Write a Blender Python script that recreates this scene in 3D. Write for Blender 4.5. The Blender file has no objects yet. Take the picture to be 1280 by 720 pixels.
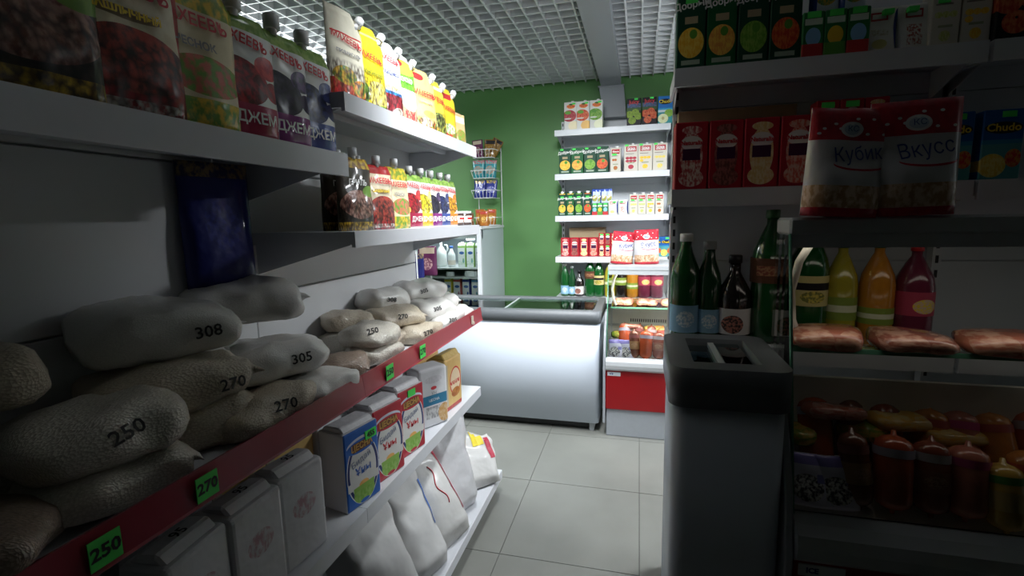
import bpy, bmesh, math, random
from mathutils import Vector, Matrix, noise
from mathutils.bvhtree import BVHTree

scene = bpy.context.scene
COL = scene.collection
PI = math.pi
random.seed(7)

# ------------------------------------------------------------------ camera
H = 1.5                                   # eye height
FPX = 608.0                               # focal length for a 1280 px wide frame
d1 = Vector((159, -90, FPX)).normalized()             # aisle direction seen in camera axes
d2 = Vector((2348, 38, -FPX)); d2 = (d2 - d1 * d1.dot(d2)).normalized()
dn = d1.cross(d2)
if dn.y < 0: dn = -dn
Rm = Matrix((d2, d1, -dn))                # camera (right, down, forward) -> world
cr, cd, cf = Rm.col[0], Rm.col[1], Rm.col[2]
cam_d = bpy.data.cameras.new('camera'); cam_d.sensor_width = 36.0; cam_d.lens = FPX / 1280 * 36.0
cam_d.clip_start = 0.02
cam = bpy.data.objects.new('camera', cam_d); COL.objects.link(cam)
M4 = Matrix((cr, -cd, -cf)).transposed().to_4x4(); M4.translation = (0, 0, H)
cam.matrix_world = M4
scene.camera = cam

# ------------------------------------------------------------------ light
W = bpy.data.worlds.new('world'); scene.world = W; W.use_nodes = True
W.node_tree.nodes['Background'].inputs[0].default_value = (0.75, 0.85, 1, 1)
W.node_tree.nodes['Background'].inputs[1].default_value = 0.05
scene.view_settings.view_transform = 'Standard'
scene.view_settings.look = 'None'
scene.view_settings.gamma = 1
scene.view_settings.use_curve_mapping = False
scene.view_settings.exposure = 0.1
# tilted ceiling spot panels: x, y, size x, size y, power, beam spread in degrees, aimed at
LAMPS = [(-0.38, 2.14, 0.4, 0.4, 20, 88, (-0.55, 4.3, 0.75)),
         (-0.40, 1.45, 0.3, 0.3, 8.5, 76, (-0.95, 2.30, 1.10))]  # second one is an added frontal fill for the left shelving, out of view
# hanging tube lamps: x, y, z, length along y, power down, power up
TUBES = [(-2.55, 3.05, 2.42, 1.2, 40, 26),
         (1.25, 2.95, 2.32, 0.7, 64, 34)]
LAMP_COL = (0.93, 0.97, 1.0)

# ------------------------------------------------------------------ helpers
MATS = {}
def nt(name):
    m = bpy.data.materials.new(name); m.use_nodes = True
    return m, m.node_tree, m.node_tree.nodes['Principled BSDF']

def c4(c): return (c[0], c[1], c[2], 1)

def mat(name, col, rough=0.5, metal=0.0, var=0.06, scale=30, bump=0.0, bscale=None, coat=0.0, emit=None, estr=0, trans=0, alpha=1, spec=None):
    if name in MATS: return MATS[name]
    m, t, b = nt(name); N = t.nodes; L = t.links
    tc = N.new('ShaderNodeTexCoord'); no = N.new('ShaderNodeTexNoise'); no.inputs['Scale'].default_value = scale
    L.new(tc.outputs['Object'], no.inputs['Vector'])
    mx = N.new('ShaderNodeMix'); mx.data_type = 'RGBA'
    mx.inputs[6].default_value = c4([max(0, v * (1 - var)) for v in col]); mx.inputs[7].default_value = c4([min(1, v * (1 + var)) for v in col])
    L.new(no.outputs['Fac'], mx.inputs[0]); L.new(mx.outputs[2], b.inputs['Base Color'])
    b.inputs['Roughness'].default_value = rough; b.inputs['Metallic'].default_value = metal
    if coat: b.inputs['Coat Weight'].default_value = coat; b.inputs['Coat Roughness'].default_value = 0.15
    if trans: b.inputs['Transmission Weight'].default_value = trans
    if spec is not None: b.inputs['Specular IOR Level'].default_value = spec
    if emit: b.inputs['Emission Color'].default_value = c4(emit); b.inputs['Emission Strength'].default_value = estr
    if bump:
        n2 = N.new('ShaderNodeTexNoise'); n2.inputs['Scale'].default_value = bscale or scale * 3
        L.new(tc.outputs['Object'], n2.inputs['Vector'])
        bp = N.new('ShaderNodeBump'); bp.inputs['Strength'].default_value = bump; bp.inputs['Distance'].default_value = 0.01
        L.new(n2.outputs['Fac'], bp.inputs['Height']); L.new(bp.outputs[0], b.inputs['Normal'])
    MATS[name] = m
    return m

def glass(name, tint=(0.9, 0.97, 0.94), refl=0.9):
    if name in MATS: return MATS[name]
    m, t, b = nt(name); N = t.nodes; L = t.links
    N.remove(b)
    tr = N.new('ShaderNodeBsdfTransparent'); tr.inputs[0].default_value = c4(tint)
    gl = N.new('ShaderNodeBsdfGlossy'); gl.inputs['Roughness'].default_value = 0.03; gl.inputs[0].default_value = (refl, refl, refl, 1)
    fr = N.new('ShaderNodeFresnel'); fr.inputs[0].default_value = 1.45
    mx = N.new('ShaderNodeMixShader'); L.new(fr.outputs[0], mx.inputs[0]); L.new(tr.outputs[0], mx.inputs[1]); L.new(gl.outputs[0], mx.inputs[2])
    L.new(mx.outputs[0], N['Material Output'].inputs[0])
    MATS[name] = m
    return m

def make_group(kind):
    g = bpy.data.node_groups.new('Print' + kind, 'ShaderNodeTree')
    for nm, ty in (('Color', 'NodeSocketColor'), ('Vec', 'NodeSocketVector'), ('Center', 'NodeSocketVector'), ('Inv', 'NodeSocketVector'), ('ColA', 'NodeSocketColor'), ('ColB', 'NodeSocketColor'), ('Noise', 'NodeSocketFloat')):
        g.interface.new_socket(nm, in_out='INPUT', socket_type=ty)
    g.interface.new_socket('Color', in_out='OUTPUT', socket_type='NodeSocketColor')
    N = g.nodes; L = g.links
    gi = N.new('NodeGroupInput'); go = N.new('NodeGroupOutput')
    s = N.new('ShaderNodeVectorMath'); s.operation = 'SUBTRACT'; L.new(gi.outputs['Vec'], s.inputs[0]); L.new(gi.outputs['Center'], s.inputs[1])
    k = N.new('ShaderNodeVectorMath'); k.operation = 'MULTIPLY'; L.new(s.outputs[0], k.inputs[0]); L.new(gi.outputs['Inv'], k.inputs[1])
    if kind == 'Ellipse':
        ln = N.new('ShaderNodeVectorMath'); ln.operation = 'LENGTH'; L.new(k.outputs[0], ln.inputs[0]); val = ln.outputs['Value']
    else:
        ab = N.new('ShaderNodeVectorMath'); ab.operation = 'ABSOLUTE'; L.new(k.outputs[0], ab.inputs[0])
        sp = N.new('ShaderNodeSeparateXYZ'); L.new(ab.outputs[0], sp.inputs[0])
        mm = N.new('ShaderNodeMath'); mm.operation = 'MAXIMUM'; L.new(sp.outputs[0], mm.inputs[0]); L.new(sp.outputs[2], mm.inputs[1]); val = mm.outputs[0]
    lt = N.new('ShaderNodeMath'); lt.operation = 'LESS_THAN'; L.new(val, lt.inputs[0]); lt.inputs[1].default_value = 1.0
    ma = N.new('ShaderNodeMix'); ma.data_type = 'RGBA'; L.new(gi.outputs['Noise'], ma.inputs[0]); L.new(gi.outputs['ColA'], ma.inputs[6]); L.new(gi.outputs['ColB'], ma.inputs[7])
    mb = N.new('ShaderNodeMix'); mb.data_type = 'RGBA'; L.new(lt.outputs[0], mb.inputs[0]); L.new(gi.outputs['Color'], mb.inputs[6]); L.new(ma.outputs[2], mb.inputs[7])
    L.new(mb.outputs[2], go.inputs[0])
    return g
GE = make_group('Ellipse'); GR = make_group('Rect')

def pm(name, base, shapes, rough=0.5, side=None, coat=0.0, nscale=13, bump=0.0, busy=0.0):
    """printed packaging: base colour plus ellipses ('e') and rectangles ('r') in the 0..1 x / z space of the front"""
    if name in MATS: return MATS[name]
    m, t, b = nt(name); N = t.nodes; L = t.links
    tc = N.new('ShaderNodeTexCoord')
    no = N.new('ShaderNodeTexNoise'); no.inputs['Scale'].default_value = nscale; no.inputs['Detail'].default_value = 3
    L.new(tc.outputs['Generated'], no.inputs['Vector'])
    rp = N.new('ShaderNodeMapRange'); rp.inputs[1].default_value = 0.42; rp.inputs[2].default_value = 0.58; L.new(no.outputs['Fac'], rp.inputs[0])
    rgb = N.new('ShaderNodeRGB'); rgb.outputs[0].default_value = c4(base); cur = rgb.outputs[0]
    for s in shapes:
        k, cx, cz, rx, rz, col = s[:6]; col2 = s[6] if len(s) > 6 else col
        g = N.new('ShaderNodeGroup'); g.node_tree = GE if k == 'e' else GR
        L.new(cur, g.inputs['Color']); L.new(tc.outputs['Generated'], g.inputs['Vec']); L.new(rp.outputs[0], g.inputs['Noise'])
        g.inputs['Center'].default_value = (cx, 0, cz); g.inputs['Inv'].default_value = (1 / rx, 0, 1 / rz)
        g.inputs['ColA'].default_value = c4(col); g.inputs['ColB'].default_value = c4(col2)
        cur = g.outputs[0]
    if busy:
        n3 = N.new('ShaderNodeTexVoronoi'); n3.inputs['Scale'].default_value = 15; L.new(tc.outputs['Generated'], n3.inputs['Vector'])
        sz = N.new('ShaderNodeSeparateXYZ'); L.new(tc.outputs['Generated'], sz.inputs[0])
        zr = N.new('ShaderNodeMapRange'); zr.inputs[1].default_value = busy; zr.inputs[2].default_value = busy + .05; zr.inputs[3].default_value = 1; zr.inputs[4].default_value = 0; L.new(sz.outputs[2], zr.inputs[0])
        cr_ = N.new('ShaderNodeValToRGB'); cr_.color_ramp.elements[0].color = (1, 1, 1, 1); cr_.color_ramp.elements[0].position = .25; cr_.color_ramp.elements[1].color = (.16, .13, .12, 1); cr_.color_ramp.elements[1].position = .75; L.new(n3.outputs['Distance'], cr_.inputs[0])
        ml = N.new('ShaderNodeMix'); ml.data_type = 'RGBA'; ml.blend_type = 'MULTIPLY'; L.new(zr.outputs[0], ml.inputs[0]); L.new(cur, ml.inputs[6]); L.new(cr_.outputs[0], ml.inputs[7]); cur = ml.outputs[2]
    if side is not None:
        sx = N.new('ShaderNodeSeparateXYZ'); L.new(tc.outputs['Normal'], sx.inputs[0])
        lt = N.new('ShaderNodeMath'); lt.operation = 'LESS_THAN'; L.new(sx.outputs[1], lt.inputs[0]); lt.inputs[1].default_value = -0.6
        mx = N.new('ShaderNodeMix'); mx.data_type = 'RGBA'; L.new(lt.outputs[0], mx.inputs[0]); mx.inputs[6].default_value = c4(side); L.new(cur, mx.inputs[7]); cur = mx.outputs[2]
    L.new(cur, b.inputs['Base Color']); b.inputs['Roughness'].default_value = rough; b.inputs['Specular IOR Level'].default_value = 0.25
    if coat: b.inputs['Coat Weight'].default_value = coat; b.inputs['Coat Roughness'].default_value = 0.12
    if bump:
        n2 = N.new('ShaderNodeTexNoise'); n2.inputs['Scale'].default_value = 22; L.new(tc.outputs['Object'], n2.inputs['Vector'])
        bp = N.new('ShaderNodeBump'); bp.inputs['Strength'].default_value = bump; bp.inputs['Distance'].default_value = 0.02
        L.new(n2.outputs['Fac'], bp.inputs['Height']); L.new(bp.outputs[0], b.inputs['Normal'])
    MATS[name] = m
    return m

class MB:
    def __init__(s): s.v = []; s.f = []; s.sm = []
    def face(s, idx, smooth=False): s.f.append(idx); s.sm.append(smooth)
    def box(s, x0, y0, z0, x1, y1, z1):
        b = len(s.v)
        s.v += [(x0, y0, z0), (x1, y0, z0), (x1, y1, z0), (x0, y1, z0), (x0, y0, z1), (x1, y0, z1), (x1, y1, z1), (x0, y1, z1)]
        for q in ((0, 3, 2, 1), (4, 5, 6, 7), (0, 1, 5, 4), (1, 2, 6, 5), (2, 3, 7, 6), (3, 0, 4, 7)): s.face(tuple(b + i for i in q))
        return s
    def prism(s, pts, axis, a0, a1):
        """closed polygon pts in the plane across axis ('x' -> (y,z), 'y' -> (x,z), 'z' -> (x,y)), from a0 to a1"""
        n = len(pts); b = len(s.v)
        for a in (a0, a1):
            for p in pts:
                s.v.append({'x': (a, p[0], p[1]), 'y': (p[0], a, p[1]), 'z': (p[0], p[1], a)}[axis])
        for i in range(n): s.face((b + i, b + (i + 1) % n, b + n + (i + 1) % n, b + n + i))
        s.face(tuple(b + i for i in range(n))[::-1]); s.face(tuple(b + n + i for i in range(n)))
        return s
    def tube(s, pts, r, n=6, cap=True):
        b = len(s.v); pts = [Vector(p) for p in pts]; k = len(pts)
        up = None
        for i, p in enumerate(pts):
            d = (pts[min(i + 1, k - 1)] - pts[max(i - 1, 0)]).normalized()
            if up is None or abs(up.dot(d)) > 0.95: up = Vector((0, 0, 1)) if abs(d.z) < 0.9 else Vector((1, 0, 0))
            u = d.cross(up).normalized(); w = u.cross(d).normalized()
            rr = r[i] if isinstance(r, (list, tuple)) else r
            for j in range(n):
                a = 2 * PI * j / n; s.v.append(tuple(p + u * (rr * math.cos(a)) + w * (rr * math.sin(a))))
        for i in range(k - 1):
            for j in range(n): s.face((b + i * n + j, b + i * n + (j + 1) % n, b + (i + 1) * n + (j + 1) % n, b + (i + 1) * n + j), True)
        if cap: s.face(tuple(b + j for j in range(n))[::-1]); s.face(tuple(b + (k - 1) * n + j for j in range(n)))
        return s
    def lathe(s, prof, n=16, c=(0, 0, 0), cap=True, sx=1, sy=1):
        b = len(s.v); k = len(prof)
        for (r, z) in prof:
            for j in range(n):
                a = 2 * PI * j / n; s.v.append((c[0] + sx * r * math.cos(a), c[1] + sy * r * math.sin(a), c[2] + z))
        for i in range(k - 1):
            for j in range(n): s.face((b + i * n + j, b + i * n + (j + 1) % n, b + (i + 1) * n + (j + 1) % n, b + (i + 1) * n + j), True)
        if cap: s.face(tuple(b + j for j in range(n))[::-1]); s.face(tuple(b + (k - 1) * n + j for j in range(n)))
        return s
    def mesh(s, name, m, bevel=0.0, seg=2):
        me = bpy.data.meshes.new(name); me.from_pydata(s.v, [], s.f)
        me.polygons.foreach_set('use_smooth', s.sm)
        bm = bmesh.new(); bm.from_mesh(me)
        bmesh.ops.recalc_face_normals(bm, faces=bm.faces)
        if bevel: 
            r = bmesh.ops.bevel(bm, geom=bm.edges[:] , offset=bevel, segments=seg, affect='EDGES', profile=0.5)
        bm.to_mesh(me); bm.free()
        if m: me.materials.append(m)
        return me
    def obj(s, name, m, parent=None, bevel=0.0, seg=2):
        return link(name, s.mesh(name, m, bevel, seg), parent)

def link(name, me, parent=None, loc=None, rot=None):
    o = bpy.data.objects.new(name, me); COL.objects.link(o)
    if parent: o.parent = parent
    if loc: o.location = loc
    if rot: o.rotation_euler = rot
    return o

def empty(name, loc=(0, 0, 0), rz=0):
    o = bpy.data.objects.new(name, None); o.empty_display_size = 0.05; COL.objects.link(o)
    o.location = loc; o.rotation_euler = (0, 0, rz)
    return o

def tag(o, label, cat, group=None):
    o['label'] = label; o['category'] = cat
    if group: o['group'] = group
    return o
def struct(o): o['kind'] = 'structure'; return o

def kids(o): return [c for c in COL.objects if c.parent is o]
CHILD = {}
def copy_tree(o, parent=None):
    c = o.copy(); COL.objects.link(c); c.parent = parent
    for ch in list(o.children): copy_tree(ch, c)
    return c

TXT = {}
def text_mesh(s, size, m, bold=0.0):
    k = (s, size, m.name, bold)
    if k in TXT: return TXT[k]
    c = bpy.data.curves.new('lettering', 'FONT'); c.body = s; c.size = size; c.align_x = 'CENTER'; c.align_y = 'CENTER'; c.resolution_u = 2; c.offset = bold
    o = bpy.data.objects.new('lettering_tmp', c); COL.objects.link(o)
    dg = bpy.context.evaluated_depsgraph_get()
    me = bpy.data.meshes.new_from_object(o.evaluated_get(dg)); me.name = 'lettering'
    COL.objects.unlink(o); bpy.data.objects.remove(o)
    me.materials.clear(); me.materials.append(m)
    TXT[k] = me
    return me

def letter(s, size, m, parent, x, y, z, rotz=0, tilt=PI / 2, roll=0, sx=1, bold=0.0, name='lettering'):
    """flat lettering standing upright, facing -Y at rotz 0"""
    o = link(name, text_mesh(s, size, m, bold), parent)
    o.rotation_euler = (Matrix.Rotation(rotz, 3, 'Z') @ Matrix.Rotation(tilt, 3, 'X') @ Matrix.Rotation(roll, 3, 'Z')).to_euler()
    o.location = (x, y, z); o.scale = (sx, 1, 1)
    return o

def decal(s, size, m, body, o, n, up, parent, sx=1, bold=0.0, name='lettering'):
    """lettering projected on to a curved body: o point above, n direction outwards, up direction of the text"""
    src = text_mesh(s, size, m, bold)
    bvh = BVHTree.FromPolygons([v.co for v in body.data.vertices], [tuple(p.vertices) for p in body.data.polygons])
    o = Vector(o); n = Vector(n).normalized(); up = Vector(up); up = (up - n * up.dot(n)).normalized(); r = up.cross(n)
    me = src.copy()
    for v in me.vertices:
        p = o + r * (v.co.x * sx) + up * v.co.y + n * 0.12
        hit = bvh.ray_cast(p, -n)
        v.co = (hit[0] + n * 0.0045) if hit[0] else (p - n * 0.12)
    return link(name, me, parent)

# ------------------------------------------------------------------ materials
white_paint = mat('white_powder_coat', (0.62, 0.635, 0.67), 0.38, var=0.02)
panel_white = mat('shelf_back_panel_white', (0.66, 0.67, 0.69), 0.45, var=0.03, scale=4)
grey_plastic = mat('grey_freezer_rim', (0.125, 0.135, 0.145), 0.45)
freezer_white = mat('freezer_white', (0.58, 0.63, 0.71), 0.4, var=0.02, scale=3)
white_metal = mat('white_wire', (0.72, 0.73, 0.74), 0.4)
black = mat('black', (0.012, 0.012, 0.013), 0.5)
ink = mat('marker_ink', (0.008, 0.008, 0.009), 0.6)
cap_white = mat('white_plastic_cap', (0.82, 0.83, 0.84), 0.35)
tag_green = mat('fluorescent_green_paper', (0.07, 0.72, 0.10), 0.6)
rail_red = mat('red_price_rail', (0.30, 0.022, 0.04), 0.3, var=0.08, coat=0.4)
case_red = mat('display_case_red', (0.27, 0.003, 0.006), 0.32, var=0.04, scale=3)
case_grey = mat('display_case_grey', (0.34, 0.36, 0.39), 0.45)
case_light = mat('display_case_bumper', (0.46, 0.475, 0.49), 0.35)
case_inside = mat('display_case_interior', (0.72, 0.70, 0.66), 0.4)
clear = glass('clear_glass', (0.94, 0.97, 0.95))
lid_glass = glass('freezer_lid_glass', (0.70, 0.80, 0.78))
gold = mat('gold_print', (0.55, 0.30, 0.06), 0.4)
txt_white = mat('white_print', (0.82, 0.82, 0.80), 0.5)
txt_red = mat('red_print', (0.55, 0.02, 0.03), 0.5)
txt_navy = mat('navy_print', (0.02, 0.04, 0.20), 0.5)
txt_blue = mat('blue_print', (0.03, 0.12, 0.45), 0.5)
txt_yellow = mat('yellow_print', (0.85, 0.60, 0.03), 0.5)
txt_grey = mat('grey_print', (0.25, 0.25, 0.26), 0.5)

# ------------------------------------------------------------------ room
def floor_build():
    m, t, b = nt('vinyl_tile'); N = t.nodes; L = t.links
    tc = N.new('ShaderNodeNewGeometry')
    n1 = N.new('ShaderNodeTexNoise'); n1.inputs['Scale'].default_value = 2.2; n1.inputs['Detail'].default_value = 6; L.new(tc.outputs['Position'], n1.inputs['Vector'])
    r1 = N.new('ShaderNodeValToRGB'); r1.color_ramp.elements[0].position = 0.3; r1.color_ramp.elements[0].color = (0.195, 0.198, 0.180, 1)
    r1.color_ramp.elements[1].position = 0.7; r1.color_ramp.elements[1].color = (0.25, 0.253, 0.230, 1); L.new(n1.outputs['Fac'], r1.inputs[0])
    n2 = N.new('ShaderNodeTexNoise'); n2.inputs['Scale'].default_value = 9; n2.inputs['Detail'].default_value = 8; n2.inputs['Roughness'].default_value = 0.7; L.new(tc.outputs['Position'], n2.inputs['Vector'])
    mr = N.new('ShaderNodeMapRange'); mr.inputs[1].default_value = 0.67; mr.inputs[2].default_value = 0.75; L.new(n2.outputs['Fac'], mr.inputs[0])
    mx = N.new('ShaderNodeMix'); mx.data_type = 'RGBA'; L.new(mr.outputs[0], mx.inputs[0]); L.new(r1.outputs[0], mx.inputs[6]); mx.inputs[7].default_value = (0.14, 0.14, 0.125, 1)
    L.new(mx.outputs[2], b.inputs['Base Color']); b.inputs['Roughness'].default_value = 0.42
    fl = struct(MB().box(-3.0, -2.2, -0.1, 2.4, 4.64, -0.004).obj('floor', mat('floor_joint', (0.12, 0.12, 0.11), 0.8)))
    tw, td = 0.612, 0.64
    me = MB().box(0, 0, -0.004, tw - 0.0035, td - 0.0035, 0.0).mesh('tile', m)
    x0 = 0.024 + 0.00175; y0 = 2.566
    for i in range(-5, 4):
        for j in range(-8, 4):
            x, y = x0 + i * tw, y0 + j * td
            if x < -3.0 or x + tw > 2.45 or y + td > 4.95 or y < -2.3: continue
            o = link('tile', me, fl, (x, y, 0))
            if y + td > 4.62: o.scale = (1, (4.62 - y) / td, 1)
    return fl
floor_build()
wg = mat('green_wall_paint', (0.095, 0.235, 0.072), 0.5, var=0.05, scale=3, bump=0.03, bscale=60)
wb = struct(MB().box(-3.1, 4.62, 0, 2.5, 4.74, 3.0).obj('wall_back', wg))
ww = mat('pale_wall_paint', (0.22, 0.225, 0.22), 0.6)
struct(MB().box(-3.12, -2.3, 0, -3.0, 4.62, 3.0).obj('wall_left', wg))
struct(MB().box(2.4, -2.3, 0, 2.52, 4.62, 3.0).obj('wall_right', ww))
struct(MB().box(-3.0, -2.32, 0, 2.4, -2.2, 3.0).obj('wall_front', mat('dark_wall_paint', (0.10, 0.10, 0.10), 0.6)))

def ceiling_build():
    ce = struct(MB().box(-3.0, -2.2, 2.90, 2.4, 4.62, 3.0).obj('ceiling', mat('plenum_paint', (0.30, 0.305, 0.31), 0.7)))
    gm = mat('lattice_slat', (0.60, 0.615, 0.63), 0.5, var=0.02)
    th, hh, z = 0.0095, 0.055, 2.70
    la = MB().box(-th / 2, -2.2, z, th / 2, 4.62, z + hh).mesh('slat', gm)
    lb = MB().box(-3.0, -th / 2, z + 0.0005, 2.4, th / 2, z + hh).mesh('slat', gm)
    for i in range(-29, 24): link('slat', la, ce, (0.0 + i * 0.0965, 0, 0))
    for j in range(8, 46): link('slat', lb, ce, (0, 0.03 + j * 0.1, 0))
    return ce
ceiling_build()

def duct_build():
    e = empty('ceiling_duct', (-0.255, 4.62, 2.3))
    dm = mat('grey_duct', (0.245, 0.262, 0.285), 0.45, var=0.03, scale=4)
    p = MB().box(-0.085, -6.5, 0.325, 0.085, -0.10, 0.399).obj('trunking', dm, e, 0.003, 1)
    MB().prism([(-0.105, 0.325), (0.108, 0.322), (0.135, 0.06), (-0.055, 0.06)], 'y', -0.115, -0.002).obj('end_box', dm, e, 0.003, 1)
    MB().box(-0.112, -0.122, 0.318, 0.112, -0.001, 0.330).obj('collar', dm, e)
    tag(e, 'grey metal cable duct running along the lattice ceiling to the green wall', 'duct')
duct_build()

def lamp_build(i, x, y, sx, sy, p, spread, aim):
    e = empty('ceiling_spot', (x, y, 2.69))
    d = (Vector(aim) - Vector((x, y, 2.60))).normalized(); R = d.to_track_quat('-Z', 'Y').to_matrix().to_4x4(); R.translation = (0, 0, -.11)
    MB().box(-.05, -.05, -.006, .05, .05, .01).tube([(0, 0, 0), (0, 0, -.10)], .009, 8).obj('bracket', white_paint, e)
    h = MB().box(-sx / 2 - .02, -sy / 2 - .02, -.012, sx / 2 + .02, sy / 2 + .02, .02).obj('housing', white_paint, e, .004, 1); h.matrix_local = R
    f = MB().box(-sx / 2, -sy / 2, -.015, sx / 2, sy / 2, -.0125).obj('diffuser', mat('lamp_diffuser', (0.8, 0.8, 0.8), 0.5, emit=(0.95, 0.98, 1), estr=3), h)
    ld = bpy.data.lights.new('panel_light', 'AREA'); ld.shape = 'RECTANGLE'; ld.size = sx; ld.size_y = sy; ld.energy = p; ld.color = LAMP_COL; ld.spread = math.radians(spread)
    lo = bpy.data.objects.new('panel_light', ld); COL.objects.link(lo); lo.parent = h; lo.location = (0, 0, -.02)
    tag(e, ('tilted square ceiling spot above the aisle aimed at the green wall', 'small added fill spot under the ceiling aimed at the left shelving')[i], 'lamp')
for i, l in enumerate(LAMPS): lamp_build(i, *l)
def tube_lamp(x, y, z, L, pd, pu, label):
    e = empty('tube_lamp', (x, y, z)); tag(e, label, 'lamp')
    MB().box(-.05, -L / 2, 0, .05, L / 2, .035).obj('housing', white_paint, e, .004, 1)
    for dx in (-.022, .022): MB().tube([(dx, -L / 2 + .02, -.012), (dx, L / 2 - .02, -.012)], .011, 8).obj('tube', mat('lamp_tube', (.8, .8, .8), .5, emit=(.95, .98, 1), estr=4), e)
    for dy in (-L * .4, L * .4): MB().tube([(0, dy, .03), (0, dy, 2.72 - z)], .002, 4).obj('hanger', white_metal, e)
    for p, dz, rx in ((pd, -.03, 0), (pu, .045, PI)):  # the upward light is added to brighten the ceiling
        ld = bpy.data.lights.new('tube_light', 'AREA'); ld.shape = 'RECTANGLE'; ld.size = .12; ld.size_y = L; ld.energy = p; ld.color = LAMP_COL
        lo = bpy.data.objects.new('tube_light', ld); COL.objects.link(lo); lo.parent = e; lo.location = (0, 0, dz); lo.rotation_euler = (rx, 0, 0)
for a, lb in zip(TUBES, ('hanging tube lamp in the far left corner behind the shelving', 'hanging tube lamp over the red display case')): tube_lamp(*a, lb)

# ------------------------------------------------------------------ left shelving
def gondola_build():
    e = empty('shelving_unit', (-1.0, 1.25, 0))
    tag(e, 'long white metal shelving unit with a red price rail down the left side', 'shelving')
    ox, oy = 1.0, -1.25
    def B(x0, y0, z0, x1, y1, z1): return MB().box(x0 + ox, y0 + oy, z0, x1 + ox, y1 + oy, z1)
    Y0, Y1, Y2 = 0.10, 1.255, 2.40
    for y in (Y0, Y1, Y2):
        post = B(-1.215, y - 0.03, 0, -1.189, y, 2.12).obj('upright', white_paint, e)
    # back panels
    B(-1.188, Y0, 0.1, -1.1795, Y2, 2.085).obj('seam_light_block', panel_white, e)  # sheet added behind the panels to stop light leaking through the seams
    for (a, b) in ((Y0 + .002, Y1 - .032), (Y1 + .002, Y2 - .032)):
        for z0, z1 in ((0.12, 0.50), (0.505, 0.885), (0.89, 1.275), (1.28, 1.66), (1.665, 2.08)):
            B(-1.178, a - 0.001, z0, -1.162, b + (0.03 if b > 2 else 0.031), z1).obj('back_panel', panel_white, e, 0.002, 1)
    def shelf(a, b, ztop, lip, xf, red=False):
        s = MB()
        s.box(-1.16 + ox, a + oy, ztop - 0.012, xf + ox - 0.012, b + oy, ztop)
        s.box(-1.16 + ox, a + oy, ztop - lip * 0.8, xf + ox - 0.012, a + oy + 0.012, ztop - 0.012)
        s.box(-1.16 + ox, b + oy - 0.012, ztop - lip * 0.8, xf + ox - 0.012, b + oy, ztop - 0.012)
        s.box(-0.98 + ox, a + oy + 0.012, ztop - 0.03, -0.955 + ox, b + oy - 0.012, ztop - 0.012)
        if not red: s.box(xf + ox - 0.012, a + oy, ztop - lip, xf + ox, b + oy, ztop)
        o = s.obj('shelf', white_paint, e)
        if red:
            MB().prism([(xf + ox - 0.012, ztop + 0.035), (xf + ox - 0.002, ztop + 0.038), (xf + ox + 0.006, ztop - 0.026), (xf + ox + 0.010, ztop - 0.030), (xf + ox - 0.012, ztop - 0.032)], 'y', a + oy, b + oy).obj('price_rail', rail_red, o)
        for yy in (a + 0.02, b - 0.024):      # brackets
            MB().prism([(-1.16 + ox, ztop - 0.02), (xf + ox - 0.03, ztop - 0.02), (xf + ox - 0.03, ztop - 0.04), (-1.16 + ox, ztop - 0.13)], 'y', yy + oy, yy + oy + 0.004).obj('bracket', white_paint, o)
        return o
    shelf(Y1, Y2, 1.86, 0.052, -0.80)
    shelf(Y1, Y2, 1.472, 0.046, -0.795)
    shelf(Y0, Y1 - .002, 1.69, 0.062, -0.80)
    shelf(Y0, Y1 - .001, 1.004, 0.05, -0.80, True); shelf(Y1, Y2, 1.004, 0.05, -0.80, True)
    shelf(Y0, Y1 - .002, 0.606, 0.05, -0.815); shelf(Y1, Y2, 0.606, 0.05, -0.815)
    for a, b in ((Y0, Y1 - .002), (Y1, Y2)):
        o = MB().box(-1.16 + ox, a + oy, 0.09, -0.705 + ox, b + oy, 0.14).obj('base_shelf', white_paint, e, 0.003, 1)
    for y in (Y0, Y1, Y2 - 0.03):
        MB().prism([(-1.2 + ox, 0.0), (-0.76 + ox, 0.0), (-0.74 + ox, 0.02), (-0.74 + ox, 0.088), (-1.2 + ox, 0.088)], 'y', y + oy - (0.0 if y < 2 else -0.012), y + oy + 0.03).obj('foot', case_grey, e)
gondola_build()

# ------------------------------------------------------------------ soft packaging meshes
def nvec(p):
    return Vector((noise.noise(p), noise.noise(p + Vector((17.3, 5.1, 9.7))), noise.noise(p + Vector((3.9, 41.2, 23.8)))))
def loft(rings, closed_ends=True, smooth=True):
    m = MB(); n = len(rings[0])
    for r in rings: m.v += [tuple(p) for p in r]
    for i in range(len(rings) - 1):
        for j in range(n): m.face((i * n + j, i * n + (j + 1) % n, (i + 1) * n + (j + 1) % n, (i + 1) * n + j), smooth)
    if closed_ends:
        m.face(tuple(range(n))[::-1], smooth); b = (len(rings) - 1) * n; m.face(tuple(b + j for j in range(n)), smooth)
    return m

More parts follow.
